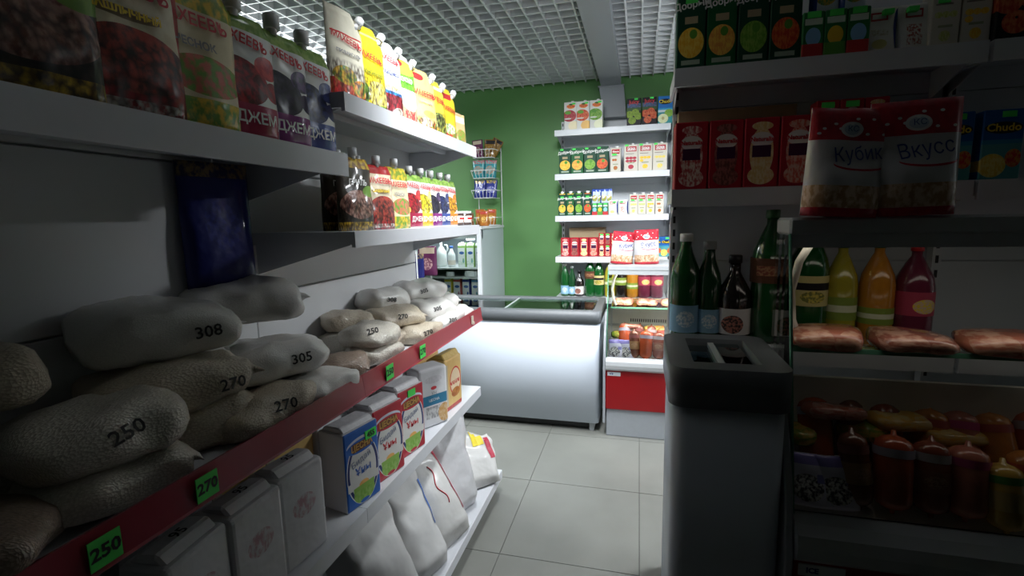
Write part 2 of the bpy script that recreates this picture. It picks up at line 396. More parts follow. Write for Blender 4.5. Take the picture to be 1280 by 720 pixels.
def pouch_mb(w, h, d, top='center', nx=14, nz=16, seed=0, wob=0.006):
    rings = []
    for k in range(nz + 1):
        v = k / nz
        t = d / 2 * (1 - v) ** 0.7 * (0.72 + 0.28 * math.sin(PI * min(1, v * 1.7))) + 0.0022
        xl, xr = -w / 2, w / 2
        zt = v * h
        if top == 'corner' and v > 0.80: xr = w / 2 - (v - 0.80) / 0.20 * w * 0.30
        if top == 'center' and v > 0.88: q = (v - 0.88) / 0.12; xl += q * w * 0.13; xr -= q * w * 0.13
        front = []; back = []
        for i in range(nx + 1):
            u = -1 + 2 * i / nx
            x = xl + (xr - xl) * (u + 1) / 2
            tt = t * max(0.0, 1 - u ** 4) ** 0.6 + 0.0012
            nz_ = noise.noise(Vector((x * 22 + seed * 3.1, zt * 18, seed))) * wob * (1 - abs(u) ** 3)
            front.append((x, -tt + nz_, zt)); back.append((x, tt, zt))
        rings.append(front + back[::-1])
    return loft(rings)

def bag_lying_mb(L, Wd, T, seed, n=26, k=20, tail=True, wob=0.015):
    """filled plastic bag lying on its side, length along X, resting on z = 0"""
    rings = []
    for i in range(k + 1):
        s = i / k; c = 2 * s - 1
        ww = Wd / 2 * (1 - abs(c) ** 6) ** 0.4 * (1.0 - 0.14 * s * math.sin(seed)) + 0.004
        th = T / 2 * (1 - abs(c) ** 4) ** 0.5 * (1 + .14 * math.sin(seed * 1.7 + 3 * s)) + 0.0025
        if tail and seed % 3 == 0 and s > 0.93: ww = Wd * (0.25 + 1.8 * (s - 0.93)); th = max(th * 0.5, 0.005)
        ring = []
        for j in range(n):
            a = 2 * PI * j / n
            ca, sa = math.cos(a), math.sin(a)
            y = ww * math.copysign(abs(ca) ** 0.75, ca); z = th * math.copysign(abs(sa) ** 0.75, sa)
            p = Vector((L * (s - 0.5), y, z))
            nn = nvec(Vector((p.x * 13 + seed * 7.7, p.y * 13, p.z * 16 + seed)))
            n2 = nvec(Vector((p.x * 38 + seed, p.y * 40, p.z * 30)))
            p += nn * wob + n2 * wob * 0.30
            p.z = max(p.z, -T * 0.43) + T * 0.43
            ring.append(p)
        rings.append(ring)
    return loft(rings)

def sack_mb(w, d, h, seed, n=40, k=28, wob=0.024, flop=0.0, bottom=0.35, top_w=1.0):
    """filled pillow sack standing on its bottom seam: flat seams at both ends, bulging belly, loose crumpled top"""
    rings = []
    for i in range(k + 1):
        v = i / k
        b = d / 2 * min(1, (bottom + v * 5)) * max(0.0, 1 - v ** 2.6) ** 0.75 + 0.004
        a = w / 2 * (1.0 - 0.10 * math.sin(PI * min(1, v * 1.1)) + (top_w - 1) * v * v)
        ring = []
        for j in range(n):
            t = 2 * PI * j / n; ca, sa = math.cos(t), math.sin(t)
            ex = 0.8 if v < .75 else 0.8 + (v - .75) * 1.2
            p = Vector((a * math.copysign(abs(ca) ** 0.65, ca), b * math.copysign(abs(sa) ** ex, sa), h * v))
            nn = nvec(Vector((p.x * 7 + seed * 5.3, p.y * 7, p.z * 6 + seed))); n2 = nvec(Vector((p.x * 20 + seed, p.y * 16 + seed, p.z * 14)))
            amp = wob * (0.35 + 0.9 * v)
            p += Vector((nn.x, nn.y, nn.z * v)) * amp + n2 * amp * 0.55
            p.y += flop * max(0, v - .6) ** 2 * h * 4
            p.z += 0.03 * v * math.sin(seed + 5 * p.x / w)
            p.z = max(0, p.z)
            ring.append(p)
        rings.append(ring)
    return loft(rings)

def rice_mat(name, a, b, grain, coat=0.7, bs_=0.3):
    if name in MATS: return MATS[name]
    m, t, bs = nt(name); N = t.nodes; L = t.links
    tc = N.new('ShaderNodeTexCoord'); mp = N.new('ShaderNodeMapping'); mp.inputs['Scale'].default_value = (1, 2.6, 1.4); L.new(tc.outputs['Object'], mp.inputs['Vector'])
    vo = N.new('ShaderNodeTexVoronoi'); vo.inputs['Scale'].default_value = grain; L.new(mp.outputs[0], vo.inputs['Vector'])
    cr_ = N.new('ShaderNodeValToRGB'); cr_.color_ramp.elements[0].color = c4(a); cr_.color_ramp.elements[1].color = c4(b); cr_.color_ramp.elements[1].position = 0.75; L.new(vo.outputs['Distance'], cr_.inputs[0])
    L.new(cr_.outputs[0], bs.inputs['Base Color']); bs.inputs['Roughness'].default_value = 0.5; bs.inputs['Coat Weight'].default_value = coat; bs.inputs['Coat Roughness'].default_value = 0.16
    n2 = N.new('ShaderNodeTexNoise'); n2.inputs['Scale'].default_value = 35; n2.inputs['Detail'].default_value = 4; L.new(tc.outputs['Object'], n2.inputs['Vector'])
    ad = N.new('ShaderNodeMath'); ad.operation = 'ADD'; L.new(vo.outputs['Distance'], ad.inputs[0]); L.new(n2.outputs['Fac'], ad.inputs[1])
    bp = N.new('ShaderNodeBump'); bp.inputs['Strength'].default_value = bs_; bp.inputs['Distance'].default_value = 0.006; L.new(ad.outputs[0], bp.inputs['Height'])
    L.new(bp.outputs[0], bs.inputs['Normal']); L.new(bp.outputs[0], bs.inputs['Coat Normal'])
    MATS[name] = m
    return m
RICE = {'rice': rice_mat('bagged_rice', (0.72, 0.68, 0.60), (0.52, 0.48, 0.41), 160),
        'white': rice_mat('bagged_white_grain', (0.78, 0.765, 0.73), (0.66, 0.645, 0.61), 260, .8, .16),
        'cream': rice_mat('bagged_cream_grain', (0.66, 0.585, 0.46), (0.48, 0.41, 0.31), 150),
        'brown': rice_mat('bagged_buckwheat', (0.36, 0.27, 0.2), (0.22, 0.16, 0.12), 140)}

CAMP = Vector((0, 0, H))
def rice_bag(loc, L, Wd, T, yaw, kind, seed, label, txt=None, toff=(0, 0), tilt=(0, 0), tsize=0.026, group='bagged grain on the red-railed shelf'):
    e = empty('grain_bag', loc); e.rotation_euler = (tilt[0], tilt[1], yaw)
    tag(e, label, 'bag of grain', group)
    o = bag_lying_mb(L, Wd, T, seed).obj('bag', RICE[kind], e)
    if txt:
        Rw = e.rotation_euler.to_matrix(); c = Vector(loc) + Rw @ Vector((0, 0, T * 0.45))
        n = (CAMP - c); n.z *= 0.9; n = n.normalized()
        up = Vector((0, 0, 1)); r = up.cross(n).normalized(); u2 = n.cross(r)
        p = Rw.transposed() @ (c + r * toff[0] + u2 * toff[1] - Vector(loc))
        decal(txt, tsize, ink, o, p, Rw.transposed() @ n, Rw.transposed() @ (u2 + r * random.uniform(-.35, .15)), e, bold=0.0006)
    return e

# ------------------------------------------------------------------ product kinds
KINDS = {}; USED = set()
ZONE = 'shop stock'
def place(key, loc, rz=0.0, s=1.0, label='', group=None, tilt=(0, 0)):
    root, cat = KINDS[key]
    if key in USED: root = copy_tree(root)
    USED.add(key)
    root.location = loc; root.rotation_euler = (tilt[0], tilt[1], rz); root.scale = (s, s, s)
    if 'group' in root: del root['group']
    return tag(root, label, cat, group or (cat + ('es' if cat[-1] in 'hx' else 's') + ' ' + ZONE))

def carton(key, name, m, w, d, h, cap=None, letters=(), stick=None, cat='juice carton'):
    e = empty(name)
    MB().box(-w / 2, -d / 2, 0, w / 2, d / 2, h).obj('box', m, e, 0.0022, 1)
    if cap == 'top':
        MB().lathe([(0.013, 0), (0.013, 0.014), (0.011, 0.016)], 12, (w * 0.12, 0, h - 0.001)).obj('cap', cap_white, e)
    elif cap == 'gable':
        MB().prism([(-d / 2, h - .001), (d / 2, h - .001), (0.004, h + 0.022), (-0.004, h + 0.022)], 'x', -w / 2 + .001, w / 2 - .001).obj('gable_top', m, e)
        MB().lathe([(0.015, 0), (0.015, 0.02), (0.012, 0.023)], 12, (0, -d * 0.05, h + 0.006)).obj('cap', cap_white, e)
    for (t, sz, mm, x, z, *r) in letters:
        letter(t, sz, mm, e, x * w, -d / 2 - 0.0008, z * h, roll=r[0] if r else 0, bold=0.0006)
    if stick:
        MB().box(stick[0] * w - 0.014, -d / 2 - 0.0014, stick[1] * h - 0.007, stick[0] * w + 0.014, -d / 2 - 0.0002, stick[1] * h + 0.007).obj('price_sticker', tag_green, e)
    KINDS[key] = (e, cat)

def E_(cx, cz, rx, rz, c, c2=None): return ('e', cx, cz, rx, rz, c) + ((c2,) if c2 else ())
def R_(cx, cz, rx, rz, c, c2=None): return ('r', cx, cz, rx, rz, c) + ((c2,) if c2 else ())
WH = (0.66, 0.65, 0.625); GR1 = (0.12, 0.35, 0.05); RED = (0.55, 0.03, 0.03); ORG = (0.85, 0.32, 0.04); YEL = (0.85, 0.62, 0.05); CRM = (0.85, 0.75, 0.52)
APG = (0.28, 0.45, 0.08); PCH = (0.75, 0.22, 0.08); DKG = (0.006, 0.055, 0.028)

for k, f1, f2, leaf, low in (('white_apple', (0.32, 0.03, 0.05), (0.48, 0.10, 0.10), GR1, CRM), ('white_peach', (0.48, 0.04, 0.03), (0.66, 0.20, 0.08), GR1, (0.85, 0.52, 0.18)), ('white_green', (0.10, 0.27, 0.03), (0.26, 0.42, 0.09), (0.1, 0.28, 0.04), (0.82, 0.82, 0.6))):
    m = pm('print_' + k, WH, [E_(.55, .84, .32, .085, ORG, (0.75, 0.2, 0.03)), E_(.55, .905, .16, .035, (0.06, 0.14, 0.03)), E_(.42, .50, .55, .21, f1, f2), E_(.3, .62, .25, .06, leaf), E_(.75, .14, .42, .17, low), E_(.28, .40, .3, .025, WH)])
    carton(k, 'juice_carton', m, 0.106, 0.09, 0.225, 'top', [('Nectar', 0.026, txt_red, .05, .84)], (.28, .93))
dk = (0.012, 0.01, 0.014)
for k, f1, f2 in (('black_apple', (0.26, 0.35, 0.05), (0.15, 0.26, 0.025)), ('black_peach', (0.48, 0.05, 0.025), (0.62, 0.17, 0.07))):
    m = pm('print_' + k, dk, [R_(.5, .72, .5, .09, (0.10, 0.14, 0.28), (0.05, 0.07, 0.13)), R_(.5, .60, .5, .06, (0.05, 0.10, 0.04))] + [E_(x, z, .27, .13, f1, f2) for x, z in ((.2, .42), (.82, .34), (.6, .48), (.38, .19))] + [E_(x, z, .03, .015, dk) for x, z in ((.2, .47), (.6, .53), (.38, .24))])
    carton(k, 'juice_carton', m, 0.112, 0.09, 0.215, None, [('Juicy', 0.042, txt_red, 0, .86)], (.15, .97))
m = pm('print_blue_apple', (0.02, 0.16, 0.48), [R_(.5, .52, .5, .04, (0.05, 0.35, 0.55)), R_(.5, .46, .5, .04, (0.6, 0.7, 0.75)), R_(.5, .2, .5, .22, (0.05, 0.28, 0.30)), E_(.75, .38, .3, .14, APG, (0.2, 0.4, 0.06)), E_(.35, .19, .36, .17, (0.80, 0.80, 0.55), (0.7, 0.75, 0.4)), E_(.35, .2, .1, .06, (0.5, 0.45, 0.2)), E_(.5, .80, .46, .10, dk)])
carton('blue_apple', 'juice_carton', m, 0.112, 0.09, 0.215, None, [('Chudo', 0.036, txt_yellow, 0, .80)])
m = pm('print_blue_corn', (0.015, 0.10, 0.34), [R_(.5, .47, .5, .10, (0.03, 0.22, 0.40)), R_(.5, .25, .5, .26, (0.08, 0.30, 0.32)), E_(.3, .2, .34, .17, (0.75, 0.50, 0.06), (0.8, 0.66, 0.2)), E_(.8, .3, .2, .13, RED, (0.6, 0.25, 0.05)), E_(.5, .74, .46, .085, dk)])
carton('blue_corn', 'juice_carton', m, 0.082, 0.07, 0.165, None, [('Chudo', 0.025, txt_yellow, 0, .74)], (.1, .93))
for k, base, f1, f2 in (('green_mango', DKG, (0.80, 0.42, 0.03), (0.85, 0.58, 0.1)), ('green_orange', (0.008, 0.10, 0.03), (0.85, 0.50, 0.08), (0.75, 0.3, 0.06)), ('green_apple', DKG, (0.13, 0.33, 0.03), (0.26, 0.45, 0.07)), ('green_peach', DKG, (0.55, 0.05, 0.02), (0.70, 0.16, 0.04))):
    m = pm('print_' + k, base, [R_(.5, .63, .22, .045, (0.42, 0.33, 0.2)), E_(.5, .34, .44, .195, f1, f2), E_(.58, .45, .13, .06, (0.10, 0.30, 0.03)), R_(.5, .09, .32, .03, (0.35, 0.42, 0.33))])
    carton(k + '_big', 'juice_carton', m, 0.102, 0.09, 0.215, None, [('Добрый', 0.031, txt_white, 0, .83, 0.1)], (-.26, .95))
    carton(k, 'juice_carton', m, 0.067, 0.06, 0.18, 'gable', [('Добрый', 0.021, txt_white, 0, .82, 0.1)], (.0, .88))
for k, f1, f2, n in (('cream_tomato', RED, (0.25, 0.3, 0.05), 2), ('cream_cherry', (0.5, 0.03, 0.05), (0.3, 0.05, 0.08), 6), ('cream_orange', (0.85, 0.45, 0.03), (0.85, 0.6, 0.1), 4), ('cream_banana', (0.80, 0.62, 0.10), (0.7, 0.6, 0.3), 3), ('cream_green', (0.45, 0.50, 0.12), (0.6, 0.6, 0.3), 3)):
    sh = [R_(.52, .84, .37, .095, (0.42, 0.02, 0.03)), R_(.42, .66, .3, .012, (0.25, 0.2, 0.18)), E_(.5, .17, .2, .085, f1, f2)]
    for i in range(n): sh.append(E_(.5 + (.2 if n == 1 else .32 * (i % 3 - 1) * (.6 if n < 3 else .8)), .50 - .11 * (i // 3), .14, .05, f1, f2))
    sh.append(R_(.5, .32, .25, .02, (0.3, 0.32, 0.2)))
    m = pm('print_' + k, (0.60, 0.55, 0.48), sh)
    carton(k + '_big', 'juice_carton', m, 0.112, 0.09, 0.215, 'top', [('Grace', 0.026, txt_white, .02, .87), ('GARDEN', 0.017, txt_white, .02, .80)], (-.3, .98))
    carton(k, 'juice_carton', m, 0.066, 0.06, 0.165, 'top', [('Grace', 0.016, txt_white, .02, .84)], (-.1, .72))
for k, f1, f2 in (('red_apple', (0.75, 0.60, 0.52), (0.5, 0.08, 0.08)), ('red_choco', (0.16, 0.05, 0.04), (0.4, 0.12, 0.1)), ('red_cream', (0.82, 0.66, 0.40), (0.75, 0.5, 0.2)), ('red_berry', (0.70, 0.12, 0.08), (0.75, 0.45, 0.35))):
    m = pm('print_' + k, (0.40, 0.012, 0.026), [E_(.5, .5, .34, .36, f1, f2), E_(.5, .88, .3, .06, f2, f1), E_(.5, .69, .33, .105, (0.78, 0.72, 0.68)), R_(.5, .52, .27, .085, (0.06, 0.01, 0.05)), E_(.5, .17, .38, .13, f1, f2)])
    carton(k, 'juice_carton', m, 0.078, 0.065, 0.165, None, [('Naturalis', 0.014, txt_red, 0, .69)])
    carton(k + '_small', 'juice_carton', m, 0.05, 0.045, 0.10, None, [], (.0, .88) if k in ('red_choco', 'red_berry') else None)
for k, f1 in (('small_green_blue', (0.25, 0.5, 0.75)), ('small_green_yellow', (0.75, 0.5, 0.04))):
    m = pm('print_' + k, (0.02, 0.18, 0.05), [E_(.5, .45, .35, .2, f1), R_(.5, .15, .5, .15, (0.5, 0.04, 0.04) if 'blue' in k else (0.1, 0.3, 0.05)), R_(.5, .78, .4, .07, (0.6, 0.7, 0.6))])
    carton(k, 'small_juice_carton', m, 0.045, 0.04, 0.10, None, [], (0, .93))
for k, c1, c2, sd in (('milk_green', (0.30, 0.5, 0.15), (0.15, 0.35, 0.5), WH), ('milk_yellow', (0.7, 0.6, 0.05), (0.1, 0.2, 0.4), WH), ('milk_red', (0.6, 0.1, 0.08), (0.1, 0.2, 0.4), WH), ('milk_navy', (0.02, 0.05, 0.35), (0.1, 0.2, 0.4), WH), ('milk_blue', (0.08, 0.3, 0.6), (0.2, 0.4, 0.2), WH)):
    m = pm('print_' + k, (0.70, 0.74, 0.74), [R_(.5, .95, .5, .06, c1), E_(.5, .66, .32, .07, (0.05, 0.12, 0.35)), R_(.5, .2, .5, .1, (0.5, 0.62, 0.5), (0.7, 0.74, 0.74)), E_(.7, .3, .12, .12, c2, c1), R_(.96, .5, .05, .5, c1)])
    carton(k, 'milk_carton', m, 0.07, 0.07, 0.19, 'gable', [], None, 'milk carton')

# pouches -------------------------------------------------
def pouch(key, name, m, w, h, d, top='center', capc=None, letters=(), cat='pouch', seed=0, stick=None):
    e = empty(name); b = pouch_mb(w, h, d, top, seed=seed).obj('pouch', m, e)
    if top == 'corner':
        a = math.radians(-38); x0, z0 = w * 0.36, h * 0.90
        sp = MB().tube([(x0 - .012, 0, z0 - .012), (x0 + 0.006, 0, z0 + 0.008)], 0.009, 8).obj('spout', cap_white, e)
        MB().tube([(x0 + .003, 0, z0 + .004), (x0 + 0.022, 0, z0 + 0.026)], 0.0145, 10).obj('cap', capc or cap_white, sp)
    elif top == 'center':
        sp = MB().lathe([(0.009, -0.004), (0.009, 0.014)], 8, (0, 0, h)).obj('spout', cap_white, e)
        MB().lathe([(0.0145, 0.006), (0.0145, 0.030), (0.0125, 0.032)], 10, (0, 0, h)).obj('cap', capc or cap_white, sp)
    for (t, sz, mm, x, z, *r) in letters:
        up = Vector((math.sin(-(r[0] if r else 0)), 0, math.cos(r[0] if r else 0)))
        decal(t, sz, mm, b, (x * w, -d / 2, z * h), (0, -1, 0), up, e, bold=0.0006)
    if stick: MB().box(stick[0] * w - .012, -d / 2 - .004, stick[1] * h - .006, stick[0] * w + .012, -d / 2 + .012, stick[1] * h + .006).obj('price_sticker', tag_green, e)
    KINDS[key] = (e, cat)
VEG = (0.16, 0.32, 0.04)
pouch('mayo_cream', 'sauce_pouch', pm('print_mayo_cream', (0.78, 0.74, 0.60), [R_(.5, .12, .5, .14, RED, (0.55, 0.12, 0.05)), E_(.35, .3, .3, .1, VEG, (0.7, 0.4, 0.05)), E_(.75, .2, .25, .09, ORG, VEG), R_(.5, .74, .42, .008, RED)], coat=.8, bump=.3, busy=.42), 0.16, 0.285, 0.05, 'corner', None, [('МАХЕЕВЪ', 0.026, txt_red, -.03, .68, -.12), ('ПРОВАНСАЛЬ', 0.015, txt_grey, -.03, .54)], seed=1)
pouch('mayo_yellow', 'sauce_pouch', pm('print_mayo_yellow', (0.82, 0.66, 0.02), [E_(.62, .24, .36, .15, (0.85, 0.72, 0.1), (0.85, 0.78, 0.3)), R_(.5, .05, .5, .06, VEG, (0.1, 0.2, 0.02)), E_(.15, .2, .15, .14, VEG, (0.1, 0.2, 0.02)), R_(.5, .9, .5, .012, (0.85, 0.8, 0.3))], coat=.8, bump=.3, busy=.42), 0.16, 0.275, 0.05, 'corner', None, [('МАХЕЕВЪ', 0.026, txt_red, -.03, .66, -.12), ('ЛИМОННЫЙ', 0.018, mat('olive_print', (0.15, 0.2, 0.02)), -.03, .47)], seed=2)
pouch('mayo_blue', 'sauce_pouch', pm('print_mayo_blue', (0.78, 0.78, 0.76), [R_(.5, .36, .5, .022, (0.04, 0.22, 0.6)), R_(.5, .48, .4, .08, (0.82, 0.72, 0.28), (0.8, 0.75, 0.5)), R_(.5, .17, .5, .17, (0.32, 0.02, 0.03), (0.2, 0.01, 0.02)), E_(.7, .1, .2, .08, (0.75, 0.72, 0.6)), E_(.1, .96, .2, .05, VEG)], coat=.8, bump=.3, busy=.42), 0.16, 0.265, 0.05, 'corner', None, [('МАХЕЕВЪ', 0.025, txt_red, -.03, .80, -.15), ('МАЙОНЕЗ', 0.021, txt_navy, -.02, .62)], seed=3)
pouch('mayo_green', 'sauce_pouch', pm('print_mayo_green', (0.80, 0.80, 0.72), [R_(.5, .66, .5, .13, (0.16, 0.42, 0.04), (0.08, 0.3, 0.03)), E_(.5, .84, .5, .1, (0.75, 0.68, 0.06)), R_(.5, .15, .5, .14, (0.3, 0.02, 0.03), (0.45, 0.3, 0.2)), E_(.6, .3, .3, .08, (0.8, 0.76, 0.6), (0.7, 0.5, 0.3)), E_(.3, .88, .15, .04, RED)], coat=.6), 0.155, 0.255, 0.05, 'corner', None, [('ВКУСНО', 0.022, txt_white, -.02, .66), ], seed=4)
pouch('mayo_tan', 'sauce_pouch', pm('print_mayo_tan', (0.78, 0.56, 0.20), [E_(.32, .88, .2, .055, RED), R_(.5, .09, .5, .09, VEG, (0.6, 0.1, 0.04)), E_(.5, .16, .26, .07, (0.85, 0.6, 0.3), (0.8, 0.7, 0.6)), E_(.62, .3, .25, .06, (0.55, 0.35, 0.1))], coat=.6, bump=.3, busy=.2), 0.19, 0.24, 0.05, 'corner', None, [('МАХЕЕВЪ', 0.031, txt_red, .0, .62), ('ГОРЧИЧНЫЙ', 0.015, txt_grey, 0, .48)], seed=5)
pouch('mayo_olive', 'sauce_pouch', pm('print_mayo_olive', (0.82, 0.66, 0.06), [R_(.5, .1, .5, .1, VEG, (0.5, 0.3, 0.05)), E_(.5, .3, .32, .14, (0.05, 0.06, 0.02), (0.3, 0.35, 0.08)), R_(.5, .88, .4, .03, (0.8, 0.76, 0.5))], coat=.8, bump=.3, busy=.42), 0.16, 0.235, 0.05, 'corner', None, [('МАХЕЕВЪ', 0.025, txt_red, -.02, .68, -.1)], seed=6)
pouch('mayo_gold', 'sauce_pouch', pm('print_mayo_gold', (0.82, 0.58, 0.03), [R_(.4, .86, .35, .05, RED), R_(.5, .1, .5, .1, VEG, RED), E_(.5, .24, .3, .1, (0.8, 0.75, 0.55), VEG)], coat=.6), 0.17, 0.235, 0.05, 'corner', None, [('МАХЕЕВЪ', 0.026, txt_red, -.02, .62, -.1)], seed=7)
pouch('spice_packet', 'spice_packet', pm('print_spice', (0.55, 0.40, 0.2), [E_(.5, .3, .4, .2, (0.4, 0.2, 0.06), VEG), R_(.5, .8, .4, .1, CRM)], coat=.5), 0.11, 0.15, 0.03, 'flat', cat='packet', seed=8)
DKB = (0.05, 0.02, 0.012)
pouch('sauce_dark', 'sauce_pouch', pm('print_sauce_dark', (0.03, 0.022, 0.014), [R_(.5, .93, .5, .07, (0.5, 0.34, 0.03), (0.2, 0.1, 0.02)), E_(.5, .36, .48, .2, (0.16, 0.05, 0.03), (0.4, 0.22, 0.17)), R_(.5, .06, .5, .06, (0.6, 0.38, 0.02), (0.15, 0.1, 0.02)), E_(.85, .55, .2, .08, VEG)], coat=.8, bump=.3, busy=.42), 0.16, 0.225, 0.05, 'center', seed=9, letters=[('ГРИЛЬ', 0.024, txt_white, 0, .66)])
pouch('sauce_maroon', 'sauce_pouch', pm('print_sauce_maroon', (0.36, 0.012, 0.015), [R_(.5, .6, .44, .27, (0.74, 0.66, 0.48), (0.7, 0.6, 0.42)), E_(.55, .33, .44, .2, (0.14, 0.02, 0.015), (0.45, 0.05, 0.03)), R_(.5, .06, .4, .03, (0.7, 0.66, 0.6), (0.36, 0.012, 0.015)), E_(.5, .6, .3, .035, (0.25, 0.18, 0.1))], coat=.8, bump=.3, busy=.42), 0.165, 0.215, 0.05, 'center', seed=10, letters=[('МАХЕЕВЪ', 0.026, txt_red, 0, .76), ('ШАШЛЫЧНЫЙ', 0.013, txt_yellow, 0, .6)])
pouch('sauce_cream', 'sauce_pouch', pm('print_sauce_cream', (0.74, 0.64, 0.42), [R_(.5, .9, .5, .1, (0.75, 0.5, 0.03), (0.2, 0.3, 0.03)), E_(.6, .36, .4, .14, (0.65, 0.16, 0.10), VEG), R_(.5, .1, .5, .1, VEG, (0.75, 0.5, 0.04))], coat=.7), 0.16, 0.22, 0.05, 'center', seed=11, letters=[('МАХЕЕВЪ', 0.025, txt_red, 0, .72), ('ЧЕСНОК', 0.016, txt_grey, 0, .56)])
for k, f1, f2, lab, lab2 in (('jam_cherry', (0.40, 0.01, 0.02), (0.62, 0.05, 0.05), (0.36, 0.01, 0.06), RED), ('jam_lemon', (0.82, 0.66, 0.03), (0.85, 0.76, 0.3), (0.75, 0.45, 0.03), GR1), ('jam_blackberry', (0.02, 0.015, 0.04), (0.10, 0.05, 0.16), (0.20, 0.01, 0.16), (0.5, 0.1, 0.05)), ('jam_blueberry', (0.02, 0.03, 0.12), (0.06, 0.08, 0.25), (0.03, 0.06, 0.25), GR1), ('jam_apricot', (0.80, 0.35, 0.02), (0.75, 0.15, 0.04), (0.70, 0.22, 0.02), GR1)):
    pouch(k, 'jam_pouch', pm('print_' + k, (0.76, 0.77, 0.74), [R_(.5, .95, .5, .07, VEG, (0.3, 0.45, 0.1)), E_(.42, .46, .40, .20, f1, tuple(v * .25 for v in f1)), E_(.85, .62, .18, .1, f2, f1), E_(.9, .42, .14, .09, f1, tuple(v * .3 for v in f2)), R_(.56, .15, .36, .13, lab), E_(.12, .15, .08, .1, (0.55, 0.65, 0.5)), E_(.2, .34, .1, .06, (0.8, 0.5, 0.1))], coat=.8, bump=.3, busy=.0), 0.15, 0.205, 0.05, 'center', seed=12 + len(k), letters=[('МАХЕЕВЪ', 0.0225, txt_red, 0, .80, -.12), ('ДЖЕМ', 0.026, txt_white, .06, .16)])
pouch('cream_pouch', 'juice_pouch', pm('print_cream_pouch', (0.76, 0.74, 0.68), [R_(.45, .80, .25, .09, (0.5, 0.05, 0.05)), R_(.45, .80, .2, .05, (0.76, 0.74, 0.7)), R_(.45, .45, .25, .07, (0.55, 0.5, 0.35), (0.76, 0.74, 0.68)), E_(.45, .2, .22, .1, (0.7, 0.62, 0.25)), E_(1.0, .5, .14, .45, (0.03, 0.05, 0.25))], coat=.3), 0.082, 0.125, 0.04, 'flat', seed=31, stick=(.15, .86))
pouch('cream_pouch_berry', 'juice_pouch', pm('print_cream_pouch_b', (0.76, 0.74, 0.70), [R_(.45, .80, .25, .09, (0.5, 0.05, 0.05)), R_(.45, .80, .2, .05, (0.76, 0.74, 0.7)), R_(.45, .35, .22, .22, (0.45, 0.1, 0.08), (0.76, 0.74, 0.68)), E_(1.0, .5, .14, .45, (0.03, 0.05, 0.25))], coat=.3), 0.082, 0.125, 0.04, 'flat', seed=32, stick=(-.15, .86))
pouch('blue_pouch', 'drink_pouch', pm('print_blue_pouch', (0.55, 0.62, 0.72), [R_(.5, .92, .5, .1, (0.03, 0.08, 0.4)), E_(.5, .35, .4, .22, (0.7, 0.4, 0.05), (0.1, 0.3, 0.1)), R_(.1, .5, .1, .5, (0.02, 0.06, 0.3))], coat=.6), 0.062, 0.12, 0.035, 'flat', seed=33)
pouch('snack_teal', 'snack_packet', pm('print_snack_teal', (0.02, 0.22, 0.26), [R_(.5, .9, .5, .1, (0.5, 0.08, 0.1), (0.1, 0.4, 0.4)), E_(.5, .45, .4, .25, (0.10, 0.38, 0.40), (0.4, 0.2, 0.12))], coat=.7), 0.12, 0.17, 0.06, 'flat', cat='snack packet', seed=34)
pouch('snack_navy', 'snack_packet', pm('print_snack_navy', (0.015, 0.025, 0.20), [R_(.5, .9, .4, .08, YEL, (0.02, 0.03, 0.2)), E_(.5, .45, .35, .2, (0.35, 0.35, 0.5), (0.02, 0.03, 0.3))], coat=.7), 0.12, 0.17, 0.06, 'flat', cat='snack packet', seed=35)
pouch('snack_gold', 'snack_packet', pm('print_snack_gold', (0.22, 0.11, 0.015), [R_(.5, .85, .4, .1, dk), E_(.5, .4, .4, .25, (0.45, 0.28, 0.05), (0.08, 0.02, 0.02))], coat=.7), 0.12, 0.17, 0.06, 'flat', cat='snack packet', seed=36)
pouch('snack_plum', 'snack_packet', pm('print_snack_plum', (0.11, 0.015, 0.07), [R_(.5, .85, .4, .1, (0.5, 0.4, 0.3)), E_(.5, .4, .3, .2, (0.5, 0.3, 0.3), (0.15, 0.04, 0.08))], coat=.7), 0.11, 0.17, 0.06, 'flat', cat='snack packet', seed=37)
pouch('snack_orange', 'snack_packet', pm('print_snack_orange', (0.36, 0.12, 0.012), [R_(.5, .85, .4, .1, (0.4, 0.05, 0.03)), E_(.5, .4, .3, .2, (0.7, 0.5, 0.1), (0.3, 0.1, 0.03))], coat=.7), 0.10, 0.16, 0.06, 'flat', cat='snack packet', seed=38)

# bottles -------------------------------------------------
def bottle(key, name, prof, m, capm, zc, label=None, n=18, cat='bottle', handle=False):
    """prof up to the neck; zc neck top; label = (z0, z1, r, material)"""
    e = empty(name); MB().lathe(prof, n).obj('bottle', m, e)
    r = prof[-1][0]
    MB().lathe([(r + 0.003, 0), (r + 0.003, 0.018), (r + 0.001, 0.02)], 12, (0, 0, prof[-1][1] - 0.004)).obj('cap', capm, e)
    if label: MB().lathe([(label[2], label[0]), (label[2], label[1])], n, cap=False).obj('label', label[3], e)
    if handle: MB().tube([(0.03, 0, zc * .86), (0.055, 0, zc * .84), (0.06, 0, zc * .7), (0.045, 0, zc * .55)], 0.008, 6).obj('handle', m, e)
    KINDS[key] = (e, cat)
def bprof(R, h, neck=0.013, sh=0.62, waist=0): return [(R * .82, 0), (R, 0.012), (R, h * .28), (R * (1 - waist), h * .4), (R, h * sh), (R * .9, h * (sh + .1)), (R * .5, h * (sh + .25)), (neck, h * (sh + .32)), (neck, h)]
greenb = mat('green_bottle', (0.005, 0.075, 0.014), 0.1, coat=.6); darkb = mat('dark_bottle', (0.012, 0.008, 0.008), 0.12, coat=.6)
